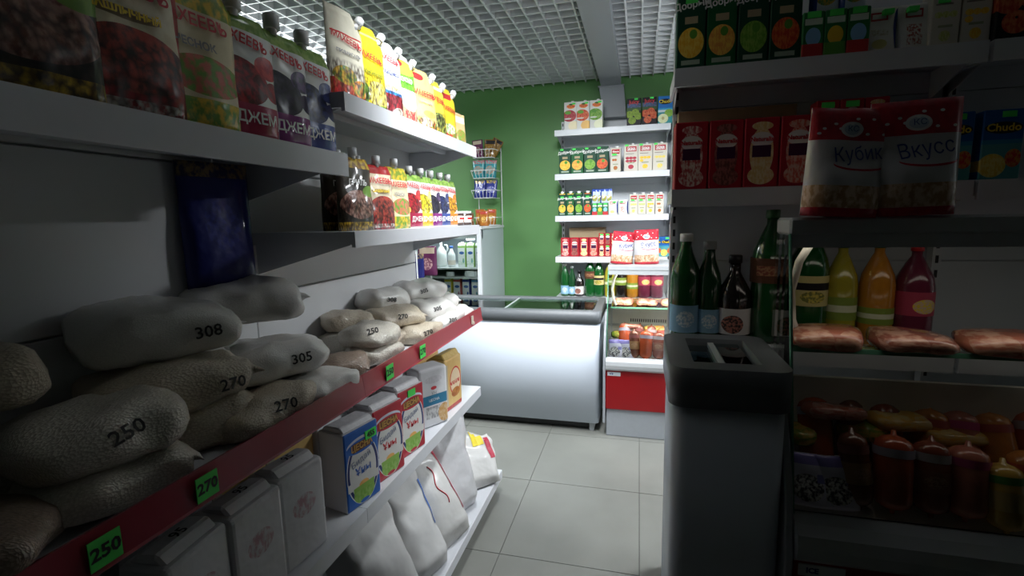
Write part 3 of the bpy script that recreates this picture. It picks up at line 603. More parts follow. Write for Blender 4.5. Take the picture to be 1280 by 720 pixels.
lab_blue = pm('label_blue', (0.25, 0.45, 0.62), [E_(.5, .5, .3, .3, (0.75, 0.8, 0.82), (0.3, 0.5, 0.65))]); lab_bw = pm('label_white', (0.7, 0.68, 0.66), [E_(.4, .4, .3, .35, (0.05, 0.04, 0.04), (0.5, 0.2, 0.15))]); lab_brown = pm('label_brown', (0.10, 0.04, 0.02), [R_(.5, .5, .4, .2, (0.35, 0.2, 0.1), (0.2, 0.05, 0.03))]); lab_yel = pm('label_yellow', (0.62, 0.52, 0.22), [R_(.5, .65, .45, .12, dk), E_(.5, .3, .3, .2, (0.7, 0.55, 0.1), (0.2, 0.2, 0.05))]); lab_lime = pm('label_lime', (0.24, 0.32, 0.05), [R_(.5, .5, .5, .15, (0.7, 0.7, 0.5))])
bottle('mineral', 'water_bottle', bprof(0.036, 0.255), greenb, cap_white, .25, (0.02, 0.09, 0.0368, lab_blue))
bottle('mineral_dark', 'water_bottle', bprof(0.030, 0.235), mat('dark_green_bottle', (0.01, 0.06, 0.02), 0.12, coat=.5), mat('grey_cap', (.35, .37, .38), .4), .23, (0.02, 0.08, 0.0308, lab_blue))
bottle('cola', 'cola_bottle', bprof(0.040, 0.20, sh=.55), darkb, black, .19, (0.02, 0.085, 0.0408, lab_bw))
bottle('kvass_dark', 'kvass_bottle', bprof(0.045, 0.31, waist=.05), greenb, mat('green_cap', (.02, .12, .03), .4), .3, (0.15, 0.21, 0.0458, lab_brown))
bottle('kvass_yellow', 'kvass_bottle', bprof(0.045, 0.30, waist=.05), greenb, mat('green_cap', (.02, .12, .03), .4), .3, (0.10, 0.175, 0.0458, lab_yel))
bottle('lemonade', 'lemonade_bottle', bprof(0.044, 0.30), mat('yellow_drink', (0.42, 0.36, 0.03), .12, coat=.5), mat('green_cap', (.02, .12, .03), .4), .3, (0.08, 0.15, 0.0448, lab_lime))
bottle('cola_big', 'cola_bottle', bprof(0.046, 0.30), darkb, txt_red, .3, (0.10, 0.16, 0.0468, lab_lime))
bottle('orangeade', 'orangeade_bottle', bprof(0.046, 0.30), mat('orange_drink', (0.55, 0.22, 0.02), .12, coat=.5), mat('green_cap', (.02, .12, .03), .4), .3, (0.07, 0.12, 0.0468, lab_lime))
bottle('berry_drink', 'berry_drink_bottle', bprof(0.05, 0.29), mat('berry_drink', (0.16, 0.02, 0.05), .12, coat=.5), txt_red, .3, (0.1, 0.17, 0.0508, pm('label_pink', (0.45, 0.05, 0.1), [E_(.6, .4, .3, .3, (0.7, 0.5, 0.4), YEL)])))
bottle('kefir', 'kefir_bottle', bprof(0.034, 0.17, sh=.58), mat('white_bottle', (0.75, 0.77, 0.78), .35), mat('blue_cap', (.04, .14, .5), .4), .17, (0.02, 0.06, 0.0348, mat('pale_label', (.7, .62, .55), .5)))
bottle('milk_jug', 'milk_jug', bprof(0.05, 0.225, sh=.5), mat('milk_jug_plastic', (0.74, 0.78, 0.78), .3), cap_white, .225, (0.02, 0.08, 0.0508, mat('jug_label', (.72, .74, .74), .5)), handle=True)

# jars / cups / tubs -------------------------------------
def jar(key, name, R, h, m, lidm, labm, cat):
    e = empty(name); MB().lathe([(R * .9, 0), (R, .006), (R, h * .8), (R * .88, h * .86)], 18).obj('jar', m, e)
    MB().lathe([(R * .95, 0), (R * .95, h * .17), (R * .92, h * .18)], 18, (0, 0, h * .83)).obj('lid', lidm, e)
    MB().lathe([(R * 1.015, h * .2), (R * 1.015, h * .68)], 18, cap=False).obj('label', labm, e)
    KINDS[key] = (e, cat)
choc = mat('chocolate_spread', (0.05, 0.02, 0.012), .25, coat=.6)
jar('choc_jar', 'chocolate_spread_jar', 0.042, 0.075, choc, cap_white, pm('label_spread', (0.74, 0.70, 0.66), [R_(.5, .6, .35, .15, RED), E_(.6, .2, .2, .2, (.3, .12, .05))]), 'jar')
jar('pate_can', 'food_tin', 0.042, 0.06, mat('tin', (.35, .25, .15), .3, .6), mat('tin_lid', (.55, .5, .42), .3, .8), pm('label_tin', (0.20, 0.08, 0.03), [E_(.5, .5, .3, .3, (0.6, 0.4, 0.2), (0.3, 0.1, 0.04))]), 'tin')
jar('cup', 'dessert_cup', 0.045, 0.085, mat('cup_plastic', (.5, .2, .06), .4), mat('cup_lid', (.55, .2, .12), .4), pm('label_cup', (0.5, 0.16, 0.06), [E_(.5, .5, .3, .3, (0.75, 0.5, 0.15), (0.4, 0.1, 0.2))]), 'cup')
jar('tub', 'dairy_tub', 0.05, 0.055, mat('tub_plastic', (.72, .74, .75), .4), mat('tub_lid', (.76, .78, .79), .4), mat('tub_label', (.68, .71, .73), .4), 'tub')

# ------------------------------------------------------------------ chest freezer
def ring_mb(x0, y0, x1, y1, r, t, z0, z1, n=5):
    """rounded rectangular wall, outer corner radius r, wall thickness t"""
    out = []; inn = []
    for cx, cy, a0 in ((x1 - r, y1 - r, 0), (x0 + r, y1 - r, 90), (x0 + r, y0 + r, 180), (x1 - r, y0 + r, 270)):
        for i in range(n + 1):
            a = math.radians(a0 + 90 * i / n); out.append((cx + r * math.cos(a), cy + r * math.sin(a)))
            ri = max(r - t, 0.004); bx = cx + math.copysign(max(t - r, 0), x0 + x1 - 2 * cx) if t > r else cx; by = cy + math.copysign(max(t - r, 0), y0 + y1 - 2 * cy) if t > r else cy
            inn.append((bx + ri * math.cos(a), by + ri * math.sin(a)))
    m = MB(); k = len(out)
    for z in (z0, z1): m.v += [(p[0], p[1], z) for p in out] + [(p[0], p[1], z) for p in inn]
    for i in range(k):
        j = (i + 1) % k
        m.face((i, j, 2 * k + j, 2 * k + i), True); m.face((k + j, k + i, 3 * k + i, 3 * k + j), True)
        m.face((2 * k + i, 2 * k + j, 3 * k + j, 3 * k + i)); m.face((j, i, k + i, k + j))
    return m

def freezer(loc, L, D, s, label, nb):
    """front right bottom corner at loc; body stretches to -X"""
    e = empty('chest_freezer', loc); e.scale = (s, s, s); tag(e, label, 'freezer')
    ring_mb(-L, 0, 0, D, 0.03, 0.045, 0.07, 0.785).obj('body', freezer_white, e)
    MB().box(-L + .04, .04, .075, -.04, D - .04, .10).obj('liner_floor', freezer_white, e)
    ring_mb(-L - .008, -.010, .008, D + .008, 0.035, 0.055, 0.782, 0.868).obj('rim', grey_plastic, e)
    for x in (-L + .06, -.05):
        for y in (0.05, D - .06):
            MB().prism([(x - .018, 0.0), (x + .012, 0.0), (x + .028, .072), (x - .02, .072)], 'y', y - .014, y + .014).obj('foot', mat('grey_foot', (.38, .4, .42), .5), e)
    MB().box(-L + .03, .06, .012, -.03, D - .03, .068).obj('compressor_base', black, e)
    half = (L - .08) / 2
    for i in range(2):
        x0 = -L + .045 + i * (half - .02)
        g = MB().box(x0, .048, .846 + .007 * i, x0 + half, D - .048, .851 + .007 * i).obj('glass_lid', lid_glass, e)
        MB().box(x0 if i else x0 + half - .014, .048, .844 + .007 * i, x0 + .014 if i else x0 + half, D - .048, .853 + .007 * i).obj('lid_edge', mat('lid_edge_strip', (.45, .5, .5), .35), g)
    bw = (L - .14) / nb
    for k in range(nb):
        x0 = -L + .07 + k * bw; x1 = x0 + bw - .02; b = MB()
        for z in (.76, .60): b.tube([(x0, .07, z), (x1, .07, z), (x1, D - .07, z), (x0, D - .07, z), (x0, .07, z)], .0035, 5)
        nn = max(2, int(bw / .05))
        for q in range(nn + 1):
            x = x0 + (x1 - x0) * q / nn; b.tube([(x, .07, .76 if q in (0, nn) else .60), (x, .07, .6), (x, D - .07, .6), (x, D - .07, .76 if q in (0, nn) else .60)], .002, 4)
        b.obj('wire_basket', white_metal, e)
    return e
freezer((-0.250, 3.27, 0), 1.35, 0.585, 1.0, 'white chest freezer with grey rim and sliding glass lids below the green wall', 5)
freezer((0.378, 1.32, 0), 0.222, 0.295, 1.27, 'narrow white freezer chest with grey rim in the dim right foreground', 1)
pk = {'teal': (0.03, 0.33, 0.36), 'lime': (0.18, 0.42, 0.12), 'cream': (0.6, 0.55, 0.42), 'sky': (0.15, 0.36, 0.5)}
def frozen_packet(loc, w, d, c, rz, label):
    e = empty('frozen_packet', loc, rz); tag(e, label, 'packet', 'frozen food in the chest freezer')
    bag_lying_mb(w, d, .05, sum(loc) * 9, 16, 10, False, .006).obj('packet', pm('print_frozen_' + c, pk[c], [E_(.5, .5, .3, .5, tuple(v * .6 for v in pk[c]), (.6, .6, .55))], coat=.5), e)
for x, y, w, c, a, lb in ((-1.02, 3.52, .2, 'teal', .2, 'teal frozen food packet lying at the left end of the chest freezer'), (-1.24, 3.50, .17, 'sky', .9, 'pale blue frozen packet at the far left end of the chest freezer'), (-.83, 3.60, .22, 'lime', 0, 'green frozen packet left of the middle of the chest freezer'), (-.62, 3.55, .22, 'lime', .15, 'green frozen packet in the middle basket of the chest freezer'), (-.42, 3.58, .18, 'cream', .3, 'cream frozen packet at the right end of the chest freezer')):
    frozen_packet((x, y, .65), w, .16, c, a, lb)

# ------------------------------------------------------------------ refrigerated display case
def display_case(loc, W, D, s, label, lamp_power, tube=4, sign=True):
    """front left bottom corner at loc"""
    e = empty('display_case', loc); e.scale = (s, s, s); tag(e, label, 'display fridge')
    MB().box(.004, .03, 0.0, W - .004, D, .198).obj('plinth', case_grey, e, .006, 2)
    MB().box(0, .012, .199, W, .05, .474).obj('red_panel', case_red, e, .004, 1)
    MB().box(.006, .05, .199, W - .006, D, .46).obj('cabinet_body', case_grey, e)
    MB().prism([(.0, .475), (-.016, .49), (-.020, .515), (-.016, .54), (.004, .556), (.05, .556), (.05, .475)], 'x', 0, W).obj('bumper', case_light, e)
    MB().prism([(.05, .46), (.05, .515), (D * .55, .56), (D * .74, .60), (D * .74, .46)], 'x', .012, W - .012).obj('display_deck', case_inside, e)
    bp = MB().box(.012, D * .75, .46, W - .012, D * .79, .79).obj('rear_panel', case_inside, e)
    nv = int((W - .16) / .016)
    v = MB()
    for k in range(nv): v.box(.15 + k * .016, D * .75 - .002, .688, .15 + k * .016 + .008, D * .75 + .001, .712)
    v.obj('vent_slots', black, bp)
    MB().box(.012, D * .75 - .012, .655, W - .012, D * .75, .672).obj('rear_ledge', case_light, bp)
    prof = [(.0, .50), (.0, .56), (.06, .60), (.10, .86), (.16, 1.12), (D * .78, 1.12), (D * .78, .50)]
    for x in (0.0, W - .006): MB().prism([(.035, .556), (.17, 1.135), (D * .8, 1.135), (D * .8, .556)], 'x', x, x + .006).obj('side_glass', glass('side_glass_clear', (.93, .96, .94)), e)
    for x in (0.0,): MB().tube([(x + .003, .036, .556), (x + .003, .17, 1.135)], .0035, 4).obj('glass_edge', mat('glass_edge_green', (.12, .34, .22), .2), e)
    MB().prism([(.045, .558), (.175, 1.13), (.179, 1.13), (.049, .558)], 'x', .008, W - .008).obj('front_glass', clear, e)
    MB().box(.02, .19, .868, W - .02, D * .75, .875).obj('glass_shelf', glass('shelf_glass', (.90, .95, .92)), e)
    MB().box(.02, .187, .866, W - .02, .190, .877).obj('shelf_edge', mat('glass_edge_green', (.12, .34, .22), .2), e)
    MB().box(.0, .165, 1.132, W, D * .82, 1.170).obj('canopy', case_light, e, .005, 1)
    MB().box(.004, .168, 1.105, W - .004, .180, 1.133).obj('canopy_lip', case_light, e)
    lt = MB().box(.06, .20, 1.118, W - .04, .225, 1.131).obj('light_tube', mat('warm_tube_%d' % tube, (.9, .85, .8), .4, emit=(1, .80, .62), estr=tube), e)
    MB().tube([(.055, .24, .88), (.035, .235, .93), (.028, .23, 1.0), (.04, .225, 1.07), (.065, .222, 1.12)], .009, 8).obj('shelf_support', mat('ivory_support', (.72, .68, .6), .4), e)
    # curved outer cheek beside the glass
    MB().prism([(.30, .10), (.0, .10), (-.004, .48), (.02, .60), (.06, .70), (.12, .80), (.18, .84), (.30, .84)], 'x', -.018, -.002).obj('side_cheek', case_grey, e, .003, 1)
    if sign:
        p = MB().box(.012, .0095, .436, .098, .0125, .462).obj('name_plate', mat('name_plate_white', (.62, .66, .7), .4), e)
        letter('ICE', .016, txt_navy, e, .038, .009, .449, bold=.0008)
    ld = bpy.data.lights.new('case_light', 'AREA'); ld.shape = 'RECTANGLE'; ld.size = W * .85 * s; ld.size_y = .03 * s; ld.energy = lamp_power; ld.color = (1, .88, .78)
    lo = bpy.data.objects.new('case_light', ld); COL.objects.link(lo); lo.parent = e; lo.location = (W / 2, .2125, 1.110); lo.rotation_euler = (0.35, 0, 0)
    ld = bpy.data.lights.new('deck_fill_light', 'AREA'); ld.shape = 'RECTANGLE'; ld.size = W * .85 * s; ld.size_y = .02 * s; ld.energy = lamp_power * .8; ld.color = (1, .90, .82)  # added fill with no fixture, brightens the goods on the deck
    lo = bpy.data.objects.new('deck_fill_light', ld); COL.objects.link(lo); lo.parent = e; lo.location = (W / 2, .15, .95); lo.rotation_euler = (0.25, 0, 0)
    return e
FC = (-0.203, 3.22, 0.0); NC = (0.405, 1.30, 0.0)
display_case(FC, 1.15, .80, 1.0, 'red fronted refrigerated display case of sausages beside the chest freezer', 5, 1.5)
display_case(NC, 0.62, .33, 1.27, 'red fronted refrigerated display case in the dim right foreground', 0.15, 0)

def sausage_kind(key, c1, c2, R, h, band=None, mid=None):
    e = empty('sausage'); m = mat('casing_' + key, c1, .25, var=.25, scale=60, coat=.6)
    pr = [(.004, -.012), (.006, -.004), (R * .55, 0), (R * .9, h * .06), (R, h * .14), (R * 1.02, h * .5), (R, h * .86), (R * .9, h * .94), (R * .55, h), (.006, h + .004), (.004, h + .014)]
    MB().lathe([(r, z + .012) for r, z in pr], 14).obj('casing', m, e)
    if band: MB().lathe([(R * 1.03, h * .74), (R * 1.04, h * .86)], 14, (0, 0, .012), cap=False).obj('band', mat('band_' + key, band, .4), e)
    if mid: MB().lathe([(R * 1.035, h * .32), (R * 1.045, h * .62)], 14, (0, 0, .012), cap=False).obj('label', pm('midlabel_' + key, mid, [E_(.5, .5, .3, .3, c2, mid)]), e)
    KINDS[key] = (e, 'sausage')
sausage_kind('saus_red', (0.45, 0.08, 0.03), (.7, .4, .2), .036, .150, (.45, .42, .55))
sausage_kind('saus_brown', (0.26, 0.06, 0.035), (.5, .3, .2), .032, .145, (.48, .44, .5), (.3, .12, .08))
sausage_kind('saus_pink', (0.55, 0.18, 0.13), (.7, .4, .3), .036, .14, (.55, .08, .25))
sausage_kind('saus_orange', (0.60, 0.22, 0.05), (.7, .5, .2), .036, .14, (.5, .1, .08))
sausage_kind('saus_yellow', (0.66, 0.42, 0.08), (.7, .5, .2), .031, .125, (.12, .4, .08), (.68, .5, .2))
sausage_kind('saus_dark', (0.16, 0.05, 0.03), (.5, .3, .2), .028, .15, (.3, .1, .1), (.35, .2, .1))

def pack_kind(key, name, c1, c2, L, Wd, T, cat, seed):
    e = empty(name); bag_lying_mb(L, Wd, T, seed, 18, 12, False, .007).obj('wrapper', pm('pack_' + key, c1, [E_(.3, .5, .25, .6, c2, c1), E_(.75, .4, .2, .5, c1, c2)], coat=.9, nscale=6, bump=.3, rough=.2), e)
    KINDS[key] = (e, cat)
pack_kind('wurst_pack', 'sausage_pack', (0.42, 0.14, 0.09), (0.62, 0.34, 0.24), .15, .12, .045, 'sausage pack', 3)
pack_kind('wurst_pack_dark', 'sausage_pack', (0.30, 0.10, 0.07), (0.55, 0.30, 0.22), .15, .12, .045, 'sausage pack', 5)
pack_kind('cheese_pack', 'cheese_pack', (0.72, 0.40, 0.06), (0.70, 0.5, 0.2), .14, .08, .035, 'cheese pack', 8)
pack_kind('ham_pack', 'ham_pack', (0.45, 0.12, 0.08), (0.6, 0.3, 0.25), .13, .09, .035, 'ham pack', 12)
pack_kind('lime_pack', 'smoked_cheese_pack', (0.25, 0.36, 0.05), (0.7, 0.45, 0.1), .12, .075, .04, 'cheese pack', 15)
pouch('milk_bag', 'milk_bag', pm('print_milk_bag', (0.62, 0.62, 0.80), [R_(.5, .9, .5, .1, (.25, .22, .6)), E_(.40, .36, .38, .26, (.66, .66, .68), (.05, .05, .07)), R_(.75, .55, .12, .08, (.2, .2, .5))], coat=.7), .085, .11, .05, 'flat', cat='milk bag', seed=40)
def fill_case(C, s, W, D, where):
    global ZONE; ZONE = 'in ' + where
    def P(x, y, z): return (C[0] + x * s, C[1] + y * s, C[2] + z * s)
    gs = 1.2 if D > .5 else 1.0
    def pl(key, x, y, z, rz, lab, tilt=(0, 0)): return place(key, P(x * (gs if z < .8 else 1), y, z), rz, s * (gs if z < .8 else 1), lab + ' in ' + where, None, tilt)
    fz = lambda y: .517 + .045 * (y - .05) / (D * .55 - .05)
    y1 = .115 if D > .5 else .11; y2 = y1 + .075
    front = ['milk_bag', 'milk_bag', 'saus_dark', 'saus_red', 'saus_brown', 'saus_pink', 'saus_yellow', 'saus_orange', 'saus_red', 'saus_brown', 'saus_orange', 'saus_pink']
    names = {'milk_bag': 'lilac and white milk bag', 'saus_dark': 'thin dark smoked sausage', 'saus_red': 'red sausage with lilac band', 'saus_brown': 'brown sausage with grey band', 'saus_pink': 'pink sausage with magenta band', 'saus_yellow': 'yellow sausage with green band', 'saus_orange': 'orange sausage with red band'}
    xs = [.055, .115, .155, .215, .285, .345, .405, .465, .53, .60, .67, .74]
    ordn = ['first', 'second', 'third', 'fourth', 'fifth', 'sixth', 'seventh', 'eighth', 'ninth', 'tenth', 'eleventh', 'twelfth']
    for i, (k, x) in enumerate(zip(front, xs)):
        if x * gs > W - .05: break
        y = y1 - (.02 if i == 6 else 0)
        pl(k, x, y, fz(y) + .002, random.uniform(-.2, .2), '%s, %s in the front row' % (names[k], ordn[i]), (-.22, random.uniform(-.06, .06)))
    for i, (k, x) in enumerate((('saus_red', .10), ('saus_dark', .17), ('saus_brown', .24), ('saus_orange', .32), ('saus_pink', .38), ('saus_orange', .46), ('saus_red', .52), ('saus_brown', .62))):
        if x * gs > W - .05: break
        pl(k, x, y2 + .015, fz(y2) + .018, random.uniform(-.2, .2), '%s, %s in the second row' % (names[k], ordn[i]), (-.35, random.uniform(-.1, .1)))
    y3 = y2 + (.10 if D > .5 else .045)
    for i, (k, x, z, a, nm) in enumerate((('lime_pack', .08, .635, .5, 'green wrapped cheese'), ('lime_pack', .20, .65, -.3, 'green wrapped cheese with foil'), ('cheese_pack', .27, .685, .2, 'orange cheese pack'), ('cheese_pack', .37, .66, .12, 'flat orange cheese pack'), ('ham_pack', .13, .70, .1, 'sliced ham pack'))):
        pl(k, x, y3, z, a, nm + (' topmost on the heap' if i == 4 else ' on the heap, %s' % ordn[i]), (-.15, 0))
    for i in range(int((W - .05) / .165)):
        k = 'wurst_pack' if i % 2 == 0 else 'wurst_pack_dark'
        pl(k, .10 + i * .165, min(.30, D * .75 - .09) if D > .5 else .215, .876, random.uniform(-.15, .15), '%s frankfurter pack, %s on the glass shelf' % ('pale' if i % 2 == 0 else 'dark', ordn[i]))
fill_case(FC, 1.0, 1.15, .80, 'the case by the freezer')
fill_case(NC, 1.27, .62, .33, 'the dim near case')

# snack bags on top of the cases
def snack_bag(key, txt, seed):
    e = empty('crouton_bag')
    m = pm('print_' + key, (0.56, 0.545, 0.57), [R_(.5, .12, .5, .16, (0.42, 0.24, 0.12), (0.7, 0.5, 0.36)), R_(.5, .02, .5, .055, (0.5, 0.015, 0.03), (0.4, 0.01, 0.03)), R_(.5, .86, .5, .16, (0.52, 0.012, 0.03), (0.42, 0.01, 0.025)), E_(.5, .80, .14, .07, (.75, .73, .74)), E_(.5, .80, .10, .05, (.45, .5, .62)), E_(.62, .475, .34, .06, (0.45, .01, .03)), E_(.62, .50, .36, .065, (0.56, 0.545, 0.57))] + [E_(.1 + .2 * (i % 5) + .06 * (i % 2), .76 + .045 * (i % 4), .025, .012, (.8, .78, .78)) for i in range(9)], coat=.8, bump=.25)
    b = pouch_mb(.155, .225, .085, 'flat', 10, 16, seed, .009).obj('bag', m, e)
    decal(txt, .042, txt_navy, b, (.012, -.05, .128), (0, -1, 0), (-.12, 0, 1), e, sx=.8)
    decal('КС', .016, txt_navy, b, (0, -.05, .18), (0, -1, 0), (0, 0, 1), e)
    KINDS[key] = (e, 'snack bag')
snack_bag('crouton_a', 'Кубик', 51); snack_bag('crouton_b', 'Вкусс', 52)
ZONE = 'on the display cases'
place('crouton_a', (-.115, 3.47, 1.1705), .22, 1.0, 'red and white crouton bag, left of the two on the display case by the freezer', None, (-.04, .10))
place('crouton_b', (.055, 3.48, 1.1705), .05, 1.05, 'red and white crouton bag, right of the two on the display case by the freezer', None, (.0, -.03))
place('crouton_a', (.525, 1.525, 1.4865), .12, 1.27, 'dim red and white crouton bag, left of the two on the near right display case', None, (-.03, .07))
place('crouton_b', (.70, 1.545, 1.4865), .0, 1.32, 'dim red and white crouton bag, right of the two on the near right display case', None, (.0, -.02))

# ------------------------------------------------------------------ wall shelving (right)
def wall_shelves(loc, W, D, zs, s, label, top, bays=1, lip=.05):
    """front left corner of the shelves above loc; D deep towards +Y"""
    e = empty('wall_shelving', loc); tag(e, label, 'shelving')
    MB().box(.012, D + .001, .1, bays * (W + .012) + .026, D + .005, top).obj('seam_light_block', mat('wall_shelf_panel', (.60, .625, .66), .45, var=.03, scale=4), e)  # added backing that blocks light between the back panels
    slot = mat('slot_dark', (.02, .02, .022), .6)
    for b in range(bays):
        x0 = b * (W + .012)
        pn = (top - .25) / 4
        for k in range(4): MB().box(x0 + .04, D - .012, .2 + k * pn + .002, x0 + W, D, .2 + (k + 1) * pn - .002).obj('back_panel', mat('wall_shelf_panel', (.60, .625, .66), .45, var=.03, scale=4), e)
        for z in zs:
            o = MB().box(x0, 0, z - lip, x0 + W, .012, z).box(x0, .012, z - .014, x0 + W, D - .013, z).box(x0, .012, z - lip * .8, x0 + .010, D - .013, z - .014).box(x0 + W - .010, .012, z - lip * .8, x0 + W, D - .013, z - .014).obj('shelf', white_paint, e)
            for xx in (x0 + .012, x0 + W - .016): MB().prism([(D - .013, z - .016), (.04, z - .016), (.04, z - .034), (D - .013, z - .11)], 'x', xx, xx + .003).obj('bracket', white_paint, o)
        u = MB().box(x0 + .012, D - .05, 0, x0 + .038, D - .013, top).obj('upright', white_paint, e)
        n = int(top / .05); h = MB()
        for k in range(n): h.box(x0 + .0205, D - .0515, .02 + k * .05, x0 + .0295, D - .0495, .02 + k * .05 + .026)
        h.obj('slots', slot, u)
    x0 = bays * (W + .012)
    u = MB().box(x0, D - .05, 0, x0 + .026, D - .013, top).obj('upright', white_paint, e)
ZS = [2.236, 1.870, 1.515, 1.158, 0.800]
WX = -0.71; WY = 4.25
wall_shelves((WX, WY, 0), .945, .365, ZS, 1, 'tall white wall shelving of juices against the green wall', 2.36, 2)
NX = .105; NY = 1.75; NS = 1.33; NZ = [1.972, 1.585, 1.055]
wall_shelves((NX, NY, 0), 0.845, .27, NZ, NS, 'near white shelving of juices in the dim right foreground', 2.5, 2, .058)

ZONE = 'on the wall shelving'
def wx(px): return WX + (px - 694.5) * .00659
row = lambda key, px, sh, lab, **k: place(key, (wx(px), WY + .06 + random.uniform(0, .008), ZS[sh] + .0005), random.uniform(-.03, .03), 1, lab, k.get('group'))
row('white_apple', 715, 0, 'white juice carton with a dark red apple, leftmost on the top wall shelf')
row('white_peach', 731, 0, 'white juice carton with a peach, second on the top wall shelf')
row('white_green', 747.5, 0, 'white juice carton with a green apple on the top wall shelf')
row('black_apple', 794, 0, 'black juice carton with green apples on the top wall shelf')
row('black_peach', 812.5, 0, 'black juice carton with red peaches on the top wall shelf')
row('blue_apple', 831, 0, 'blue juice carton with a halved apple at the right end of the top wall shelf')
for k, px, nm in (('green_mango_big', 707.5, 'mango'), ('green_orange_big', 723.5, 'orange'), ('green_apple_big', 739.5, 'green apple'), ('green_peach_big', 755.5, 'red peach')): row(k, px, 1, 'large dark green juice carton with a %s on the second wall shelf' % nm)
for k, px, nm in (('cream_tomato', 772, 'narrow cream juice carton with tomatoes on the second wall shelf'), ('cream_cherry_big', 791, 'large cream juice carton with cherries on the second wall shelf'), ('cream_orange_big', 808.5, 'large cream juice carton with oranges on the second wall shelf'), ('cream_banana_big', 826, 'large cream juice carton with bananas at the right end of the second wall shelf')):
    o = row(k, px, 1, nm)
    if k == 'cream_tomato': o.scale = (1.3, 1.3, 1.2)
for k, px, nm in (('green_mango', 703, 'mango'), ('green_orange', 714, 'orange'), ('green_apple', 725, 'green apple'), ('green_peach', 736.5, 'red peach')): row(k, px, 2, 'slim dark green juice carton with white cap and %s on the third wall shelf' % nm)
for k, px, nm in (('small_green_blue', 745.5, 'left'), ('small_green_yellow', 752.5, 'middle'), ('small_green_blue', 759.5, 'right')): row(k, px, 2, 'tiny green juice carton, %s of three on the third wall shelf' % nm)
for i, (px, tl) in enumerate(((745, .08), (751, .0), (757, .02), (764, -.06))): place('blue_pouch', (wx(px), WY + .065 + .012 * (i % 2), ZS[2] + .1022), 0, 1, 'blue and white drink pouch, %s of four on the tiny cartons, third wall shelf' % ('first', 'second', 'third', 'fourth')[i], None, (0, tl))
row('cream_pouch', 769, 2, 'cream juice pouch with navy edge and yellow fruit on the third wall shelf'); row('cream_pouch_berry', 782, 2, 'cream juice pouch with red berries on the third wall shelf')
for k, px, nm in (('cream_banana', 795, 'banana'), ('cream_green', 805.5, 'pear'), ('cream_orange', 816, 'orange'), ('cream_tomato', 827, 'tomato')): row(k, px, 2, 'slim cream juice carton with red logo and %s on the third wall shelf' % nm)
for k, px, nm in (('red_apple', 707, 'pale swirls'), ('red_choco', 719.5, 'chocolate'), ('red_cream', 732, 'vanilla flower'), ('red_berry', 744.5, 'strawberry')): row(k, px, 3, 'red juice carton with %s on the fourth wall shelf' % nm)
for i, px in enumerate((755, 762.8, 770.6)):
    for j in range(2): place(('red_cream_small', 'red_berry_small', 'red_choco_small')[(i + j) % 3], (wx(px), WY + .055, ZS[3] + .0005 + j * .1012), 0, 1, 'tiny red juice carton, %s row, %s from the left, fourth wall shelf' % (('lower', 'upper')[j], ('first', 'second', 'third')[i]))
for i, px in enumerate((812, 824, 836)): row('blue_corn', px, 3, 'blue juice carton with yellow logo, %s of three on the fourth wall shelf' % ('left', 'middle', 'right')[i])
e = empty('cardboard_box', (wx(734), WY + .25, ZS[3])); tag(e, 'brown cardboard box behind the red cartons on the fourth wall shelf', 'box')
cb = mat('cardboard', (.33, .25, .15), .8)
MB().box(-.16, -.08, .001, .16, .08, .245).obj('box_body', cb, e, .002, 1); MB().box(-.16, -.083, .24, .16, -.001, .2485).box(-.16, .001, .24, .16, .083, .2485).obj('flap', cb, e)
for k, px, nm in (('mineral', 705.5, 'green mineral water bottle with blue label'), ('mineral_dark', 715, 'slim dark green water bottle with blue label'), ('cola', 725, 'dark cola bottle with white label'), ('kvass_dark', 739.5, 'green kvass bottle with brown label'), ('kvass_yellow', 751, 'green kvass bottle with yellow label'), ('lemonade', 766, 'yellow lemonade bottle behind the display case'), ('cola_big', 780, 'black cola bottle seen through the display case'), ('orangeade', 795, 'orange soda bottle seen through the display case'), ('berry_drink', 810, 'dark berry drink bottle seen through the display case'), ('berry_drink', 826, 'dark berry drink bottle at the right end of the bottom wall shelf')):
    place(k, (wx(px), WY + .075, ZS[4] + .0005), 0, 1.08, nm + (', bottom wall shelf' if 'shelf' not in nm else ''))
for sh, k, nm in ((0, 'black_peach', 'black juice carton with peaches'), (1, 'green_apple_big', 'large green juice carton with an apple'), (2, 'black_apple', 'black juice carton with green apples'), (3, 'blue_corn', 'blue juice carton with yellow logo')): row(k, 849.5, sh, nm + ' beyond the upright on the %s wall shelf' % ('top', 'second', 'third', 'fourth')[sh])

ZONE = 'on the near right shelving'
# near right shelving stock
ns = lambda key, x, sh, lab, s=NS, dz=0, dy=0: place(key, (x, NY + .065 + dy, NZ[sh] + .0006 + dz), random.uniform(-.03, .03), s, lab)
for k, x, nm in (('green_mango', .155, 'mango'), ('green_orange', .247, 'orange'), ('green_apple', .339, 'green apple'), ('green_peach', .431, 'red peach')): ns(k, x, 0, 'dim dark green juice carton with %s on the near right upper shelf' % nm)
for i, (k, x) in enumerate((('small_green_blue', .507), ('small_green_yellow', .568), ('small_green_blue', .629))): ns(k, x, 0, 'tiny dim green juice carton, %s of three on the near right upper shelf' % ('left', 'middle', 'right')[i], NS, 0, -.02)
for i, x in enumerate((.545, .62)): ns('blue_pouch', x, 0, 'dim blue drink pouch, %s of two on the tiny near right cartons' % ('left', 'right')[i], NS, .1345)
ns('cream_pouch', .70, 0, 'dim cream pouch with yellow fruit on the near right upper shelf', 1.1); ns('cream_pouch_berry', .79, 0, 'dim cream pouch with berries on the near right upper shelf', 1.1)
for k, x, nm in (('cream_banana', .645, 'banana'),): pass
for i, (k, nm) in enumerate((('cream_green', 'pear'), ('cream_orange', 'orange'))): ns(k, .855 + i * .075, 0, 'dim cream juice carton with %s at the near right shelf end' % nm, 1.08, 0, .0)
